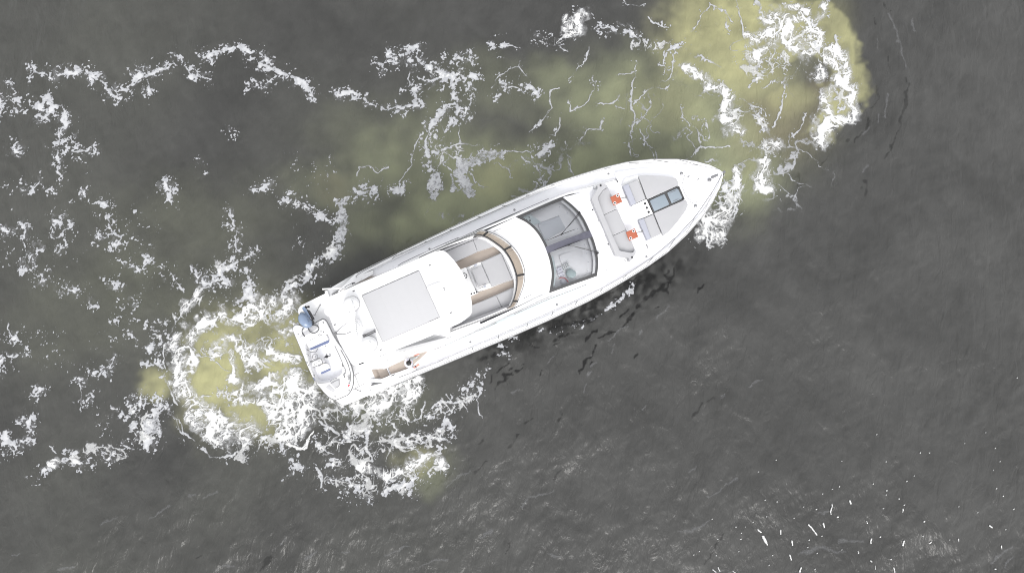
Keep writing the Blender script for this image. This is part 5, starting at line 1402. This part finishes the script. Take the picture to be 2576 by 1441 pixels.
for a in (.4,2.5,4.6):
    c0=Vector((.56,2.15,1.30)); u=Vector((.35,.94,0)); v=Vector((.94,-.35,0)); e=v*math.cos(a)+Vector((0,0,1))*math.sin(a)
    q=[c0+u*.015,c0+e*.09+u*.05,c0+e*.13-u*.0,c0+e*.10-u*.06,c0-u*.02]
    vs_=[bm.verts.new(p-O) for p in q]+[bm.verts.new(p+u*.014-O) for p in q]
    bm.faces.new(vs_[:5]); bm.faces.new(vs_[:4:-1]) 
    for i in range(5): bm.faces.new((vs_[i],vs_[(i+1)%5],vs_[5+(i+1)%5],vs_[5+i]))
tube_bm(bm,[(.46,2.12,1.30),(.60,2.18,1.30)],[.045,.02],8); done('propeller',bm,RUBBER,cowl)
prism('tilt_clamp',round_poly([(.42,1.40),(.50,1.36),(.56,1.46),(.52,1.58),(.46,1.56)],.02),1.15,1.34,DARKF,cowl,.02)
for pth in ([(.063,1.352,1.30),(-.022,1.332,1.32),(-.087,1.246,1.33),(-.094,1.115,1.31),(-.064,.996,1.27)],[(.22,1.272,1.30),(.224,1.146,1.33),(.273,1.038,1.33),(.372,.956,1.32),(.501,.946,1.31),(.622,1.007,1.31),(.665,1.084,1.30),(.643,1.19,1.30),(.548,1.28,1.31),(.416,1.329,1.3)]): tube('engine_hose',pth,.020,DARKF,cowl,8,sm=2)
tube('fuel_line',[(.16,2.03,1.3),(.24,2.06,1.35),(.36,2.0,1.36),(.44,1.98,1.34)],.010,GREY,cowl,6,sm=1)
# loose gear
t=thing('boat_hook','thin grey boat hook lying on the platform beside the blue outboard','boat hook',(.75,1.92,.62))
tube('shaft',[(.95,2.09,.66),(.745,1.93,.66),(.60,1.815,.66)],.014,GREY,t); bm=bmesh.new(); tube_bm(bm,[(.60,1.815,.66),(.57,1.77,.66),(.52,1.77,.67),(.50,1.80,.67)],.014,7); done('hook',bm,GREY,t); lathe('grip',(.955,2.095,.63),[(.03,0),(.03,.06),(.02,.07)],SEAM,t,10)
t=thing('folding_anchor','small black folding anchor with shackles on the floor of the white tender','anchor',(.38,-.2,.86))
bm=bmesh.new(); tube_bm(bm,[(.235,-.185,.875),(.32,-.185,.89),(.43,-.195,.90)],[.010,.026,.034],8); tube_bm(bm,[(.40,-.14,.88),(.42,-.20,.90),(.38,-.25,.88)],[.012,.032,.012],8); tube_bm(bm,[(.42,-.20,.90),(.46,-.215,.885),(.505,-.23,.88)],[.03,.014,.012],8); done('shank',bm,RUBBER,t)
bm=bmesh.new(); tube_bm(bm,[(.30,-.14,.87),(.37,-.16,.90),(.42,-.19,.90)],[.006,.024,.026],7); tube_bm(bm,[(.31,-.225,.87),(.38,-.235,.89),(.43,-.21,.90)],[.006,.024,.026],7); done('fluke',bm,RUBBER,t)
for x,y in ((.405,-.095),(.545,-.15),(.54,-.215)): ring('shackle',(x,y,.875),.026,.007,GREY,t,12)
t=thing('swim_ladder_hook','short dark dock hook resting on the white platform corner near the tender bow','hook',(.95,-2.1,.62))
tube('shaft',[(.90,-2.02,.635),(1.03,-2.17,.635),(1.10,-2.22,.64)],.012,GREY,t); lathe('knob',(1.11,-2.225,.62),[(.025,0),(.025,.03),(.012,.04)],SEAM,t,10)
# things lying on the dashboard behind the glass
def zd2(x,y): return zws(x,y)-.62+.50*min(1,max(0,(x-10.9)/2.2))+.03
zb0=zd2(11.6,-.97)
t=thing('bottle_tray','tray of twelve round white bottle caps on the dashboard behind the windscreen','bottle tray',(11.6,-.97,zb0))
prism('tray',[(11.45,-1.10),(11.75,-1.07),(11.77,-.85),(11.46,-.88)],zb0-.01,zb0+.02,PALE,t,.005)
for i in range(4):
    for j in range(3): lathe('bottle_cap',(11.495+.078*i,-.905-.075*j+.012*i,zb0+.02),[(.034,0),(.034,.07),(.024,.085),(0,.088)],WHITE,t,12)
t=thing('rounded_bag','pale teal rounded bag on the dashboard next to the white bottle tray','bag',(11.66,-1.35,zb0))
bm=bmesh.new(); P=round_poly([(11.46,-1.24),(11.56,-1.14),(11.76,-1.14),(11.90,-1.38),(11.80,-1.53),(11.58,-1.54),(11.47,-1.40)],.07,4); cx,cy=11.67,-1.34; rings=[]
for s,z in ((.92,0),(1,.04),(.98,.09),(.85,.13),(.5,.155)): rings.append([bm.verts.new(Vector((cx+(x-cx)*s,cy+(y-cy)*s,zb0+z))-O) for x,y in P])
for A_,B_ in zip(rings[:-1],rings[1:]):
    for j in range(len(P)): bm.faces.new((A_[j],A_[(j+1)%len(P)],B_[(j+1)%len(P)],B_[j]))
bm.faces.new(rings[-1]); bm.faces.new(rings[0][::-1]); done('bag_body',bm,mat('pale_teal_fabric',(.44,.53,.54),.7,noise=.12,nscale=14,bump=.4,bscale=25),t)
tube('bag_piping',[(cx+(x-cx)*1.0,cy+(y-cy)*1.0,zb0+.06) for x,y in P][6:22],.012,WHITE,t,6)
zb1=zd2(11.27,-1.1)
t=thing('folded_towel','crumpled white towel on the dashboard aft of the bottle tray','towel',(11.27,-1.08,zb1))
rows=[]
for i in range(9):
    rows.append([(11.16+.24*i/8+.02*math.sin(j),-.88-.42*j/9+.015*math.sin(i*2.),zb1+.05+.03*math.sin(i*1.9+j*1.1)+.02*math.sin(j*2.3)) for j in range(10)])
patch('towel_cloth',rows,SHIRT,t,.04)
zb2=zd2(11.25,-1.5)
t=thing('sun_hat','white sun hat with a red band on the dashboard corner by the pale teal bag','hat',(11.24,-1.5,zb2))
lathe('hat_crown',(11.23,-1.50,zb2),[(.19,0),(.19,.015),(.12,.03),(.11,.10),(.06,.13),(0,.135)],SHIRT,t,22)
tube('hat_band',[(11.10,-1.33,zb2+.06),(11.22,-1.31,zb2+.07),(11.34,-1.36,zb2+.07),(11.41,-1.48,zb2+.06),(11.43,-1.62,zb2+.05)],.020,REDC,t,8,sm=2)

# ------------------------------------------------------------------ the person on the starboard side deck
px_,py_,pz_=3.92,-1.98,1.905
per=thing('person','person with black hair in a loose white shirt walking forward, hand on the deck rail','person',(px_,py_,pz_))
def skin_mesh(name,verts,edges,radii,parent,mats=None,classify=None,root=0,sub=2):
    me=bpy.data.meshes.new(name+'_cage'); me.from_pydata([tuple(v) for v in verts],edges,[]); o=bpy.data.objects.new(name+'_cage',me); col.objects.link(o)
    sk=o.modifiers.new('s','SKIN'); sk.use_smooth_shade=True
    if not len(me.skin_vertices):
        bpy.context.view_layer.objects.active=o; bpy.ops.mesh.customdata_skin_add()
    for i,r in enumerate(radii): me.skin_vertices[0].data[i].radius=(r,r) if not isinstance(r,tuple) else r
    me.skin_vertices[0].data[root].use_root=True
    sb=o.modifiers.new('b','SUBSURF'); sb.levels=sub; sb.render_levels=sub
    dg=bpy.context.evaluated_depsgraph_get(); m2=bpy.data.meshes.new_from_object(o.evaluated_get(dg)); m2.name=name
    bpy.data.objects.remove(o); bpy.data.meshes.remove(me)
    q=bpy.data.objects.new(name,m2); col.objects.link(q); q.parent=parent
    m2.materials.clear()
    for mm in mats: m2.materials.append(mm)
    if classify:
        for p in m2.polygons: p.material_index=classify(p.center)
    m2.polygons.foreach_set('use_smooth',[True]*len(m2.polygons))
    return q
V=[];E=[];RD=[]
def jv(p,r,par=None):
    V.append(Vector(p)); RD.append(r); i=len(V)-1
    if par is not None: E.append((par,i))
    return i
# local axes: x forward, y port, z up; feet at z 0; leaning a little forward in mid-stride
pel=jv((0,0,.92),(.15,.12)); w=jv((.03,0,1.10),(.135,.105),pel); ch=jv((.06,0,1.30),(.165,.12),w); nb=jv((.08,0,1.44),(.085,.075),ch); nk=jv((.11,0,1.50),.055,nb); hd=jv((.15,-.01,1.60),(.085,.095),nk); ht_=jv((.16,-.01,1.69),(.075,.085),hd)
for s,st_ in ((1,.20),(-1,-.16)):
    hp=jv((.0,s*.09,.88),.095,pel); kn=jv((.10+st_*.6,s*.10,.48),.062,hp); an=jv((st_,s*.10,.09),.043,kn); to=jv((st_+.17,s*.11,.035),.035,an)
# left arm out to the inboard rail
sh=jv((.07,.19,1.40),.062,nb); el=jv((.20,.27,1.16),.046,sh); wr=jv((.44,.18,1.04),.032,el); pm=jv((.50,.165,1.03),.034,wr)
for k,(dy,l) in enumerate(((.028,.075),(.010,.085),(-.010,.08),(-.028,.065))):
    a1=jv((.53,.165+dy,1.03),.011,pm); a2=jv((.53+l*.55,.165+dy*1.1,1.015),.0095,a1); a3=jv((.53+l*.7,.165+dy*1.1,.985),.008,a2)
t1=jv((.50,.125,1.02),.011,pm); jv((.525,.105,1.0),.009,t1)
# right arm bent forward
sh=jv((.07,-.19,1.40),.062,nb); el=jv((.08,-.27,1.14),.046,sh); wr=jv((.30,-.25,1.10),.033,el); pm=jv((.36,-.235,1.11),.036,wr)
for k,(dy,l) in enumerate(((.028,.07),(.010,.08),(-.010,.075),(-.028,.06))):
    a1=jv((.39,-.235+dy,1.11),.011,pm); a2=jv((.39+l*.5,-.235+dy,1.10),.0095,a1); a3=jv((.39+l*.55,-.235+dy*.9,1.07),.008,a2)
t1=jv((.36,-.195,1.12),.011,pm); jv((.39,-.18,1.13),.009,t1)
def cls(c):
    if c.z>1.475 and abs(c.y)<.14: return 0
    if abs(c.y)>.14 and c.z<1.22 and c.z>.9 and (c.x>.36 or (c.y<0 and c.x>.14)): return 0
    if c.z<.07: return 3
    if c.z<.90: return 2
    return 1
skin_mesh('body',V,E,RD,per,[SKIN,SHIRT,TROUS,RUBBER],cls)
# loose shirt over the torso
O=Vector((0,0,0))
def ploc(name,rows,m,par): return patch(name,rows,m,par)
rows=[]
for z,rx,ry,ox in ((.80,.19,.20,0),(.86,.185,.20,0),(1.0,.175,.195,.02),(1.15,.17,.195,.035),(1.30,.165,.205,.06),(1.38,.145,.22,.07),(1.435,.11,.18,.08),(1.475,.07,.085,.10)):
    rows.append([(ox+rx*math.cos(a)*(1+.04*math.sin(5*a+z*9)),ry*math.sin(a)*(1+.04*math.sin(6*a+z*7)),z) for a in np.linspace(0,2*math.pi,29)])
patch('shirt',rows,SHIRT,per,.008)
for pth,rr in (([(.07,.17,1.41),(.14,.245,1.29),(.21,.275,1.17),(.33,.23,1.10)],[.085,.082,.072,.062]),([(.07,-.17,1.41),(.07,-.24,1.28),(.085,-.275,1.15),(.13,-.275,1.12)],[.085,.082,.074,.070])): tube('sleeve',pth,rr,SHIRT,per,12,sm=1)
bm=bmesh.new(); bmesh.ops.create_icosphere(bm,subdivisions=3,radius=1)
for v in bm.verts:
    n=v.co.copy(); k=1+.05*math.sin(9*n.x+4*n.y)*math.cos(7*n.z+3*n.y)
    v.co=Vector((.135+.112*n.x*k,-.01+.105*n.y*k,1.645+.105*n.z*k-(.05 if n.x>.55 else 0)*0))
bmesh.ops.delete(bm,geom=[v for v in bm.verts if v.co.x>.215 and v.co.z<1.66],context='VERTS')
done('hair',bm,HAIR,per)
tube('hair_lock',[(.20,.06,1.66),(.215,.10,1.60),(.205,.13,1.52)],[.035,.028,.010],HAIR,per,8)
ring('wristband',(.0,0,0),.0,.0,HAIR,per) if False else tube('wristband',[(.235,-.257,1.108),(.275,-.253,1.103)],[.044,.044],RUBBER,per,12)
# a small face: eyes, nose and mouth
for s in (-1,1):
    lathe('eye',(.232,-.01+s*.033,1.605),[(.0,-.008),(.010,-.004),(.010,.004),(.0,.008)],RUBBER,per,8)
    tube('ear',[(.15,-.01+s*.088,1.575),(.145,-.01+s*.098,1.60),(.155,-.01+s*.09,1.625)],.012,SKIN,per,6)
tube('nose',[(.232,-.01,1.615),(.252,-.01,1.585),(.238,-.01,1.575)],[.008,.015,.008],SKIN,per,7)
tube('mouth',[(.232,-.032,1.545),(.240,-.01,1.543),(.232,.012,1.545)],.006,REDC,per,5)
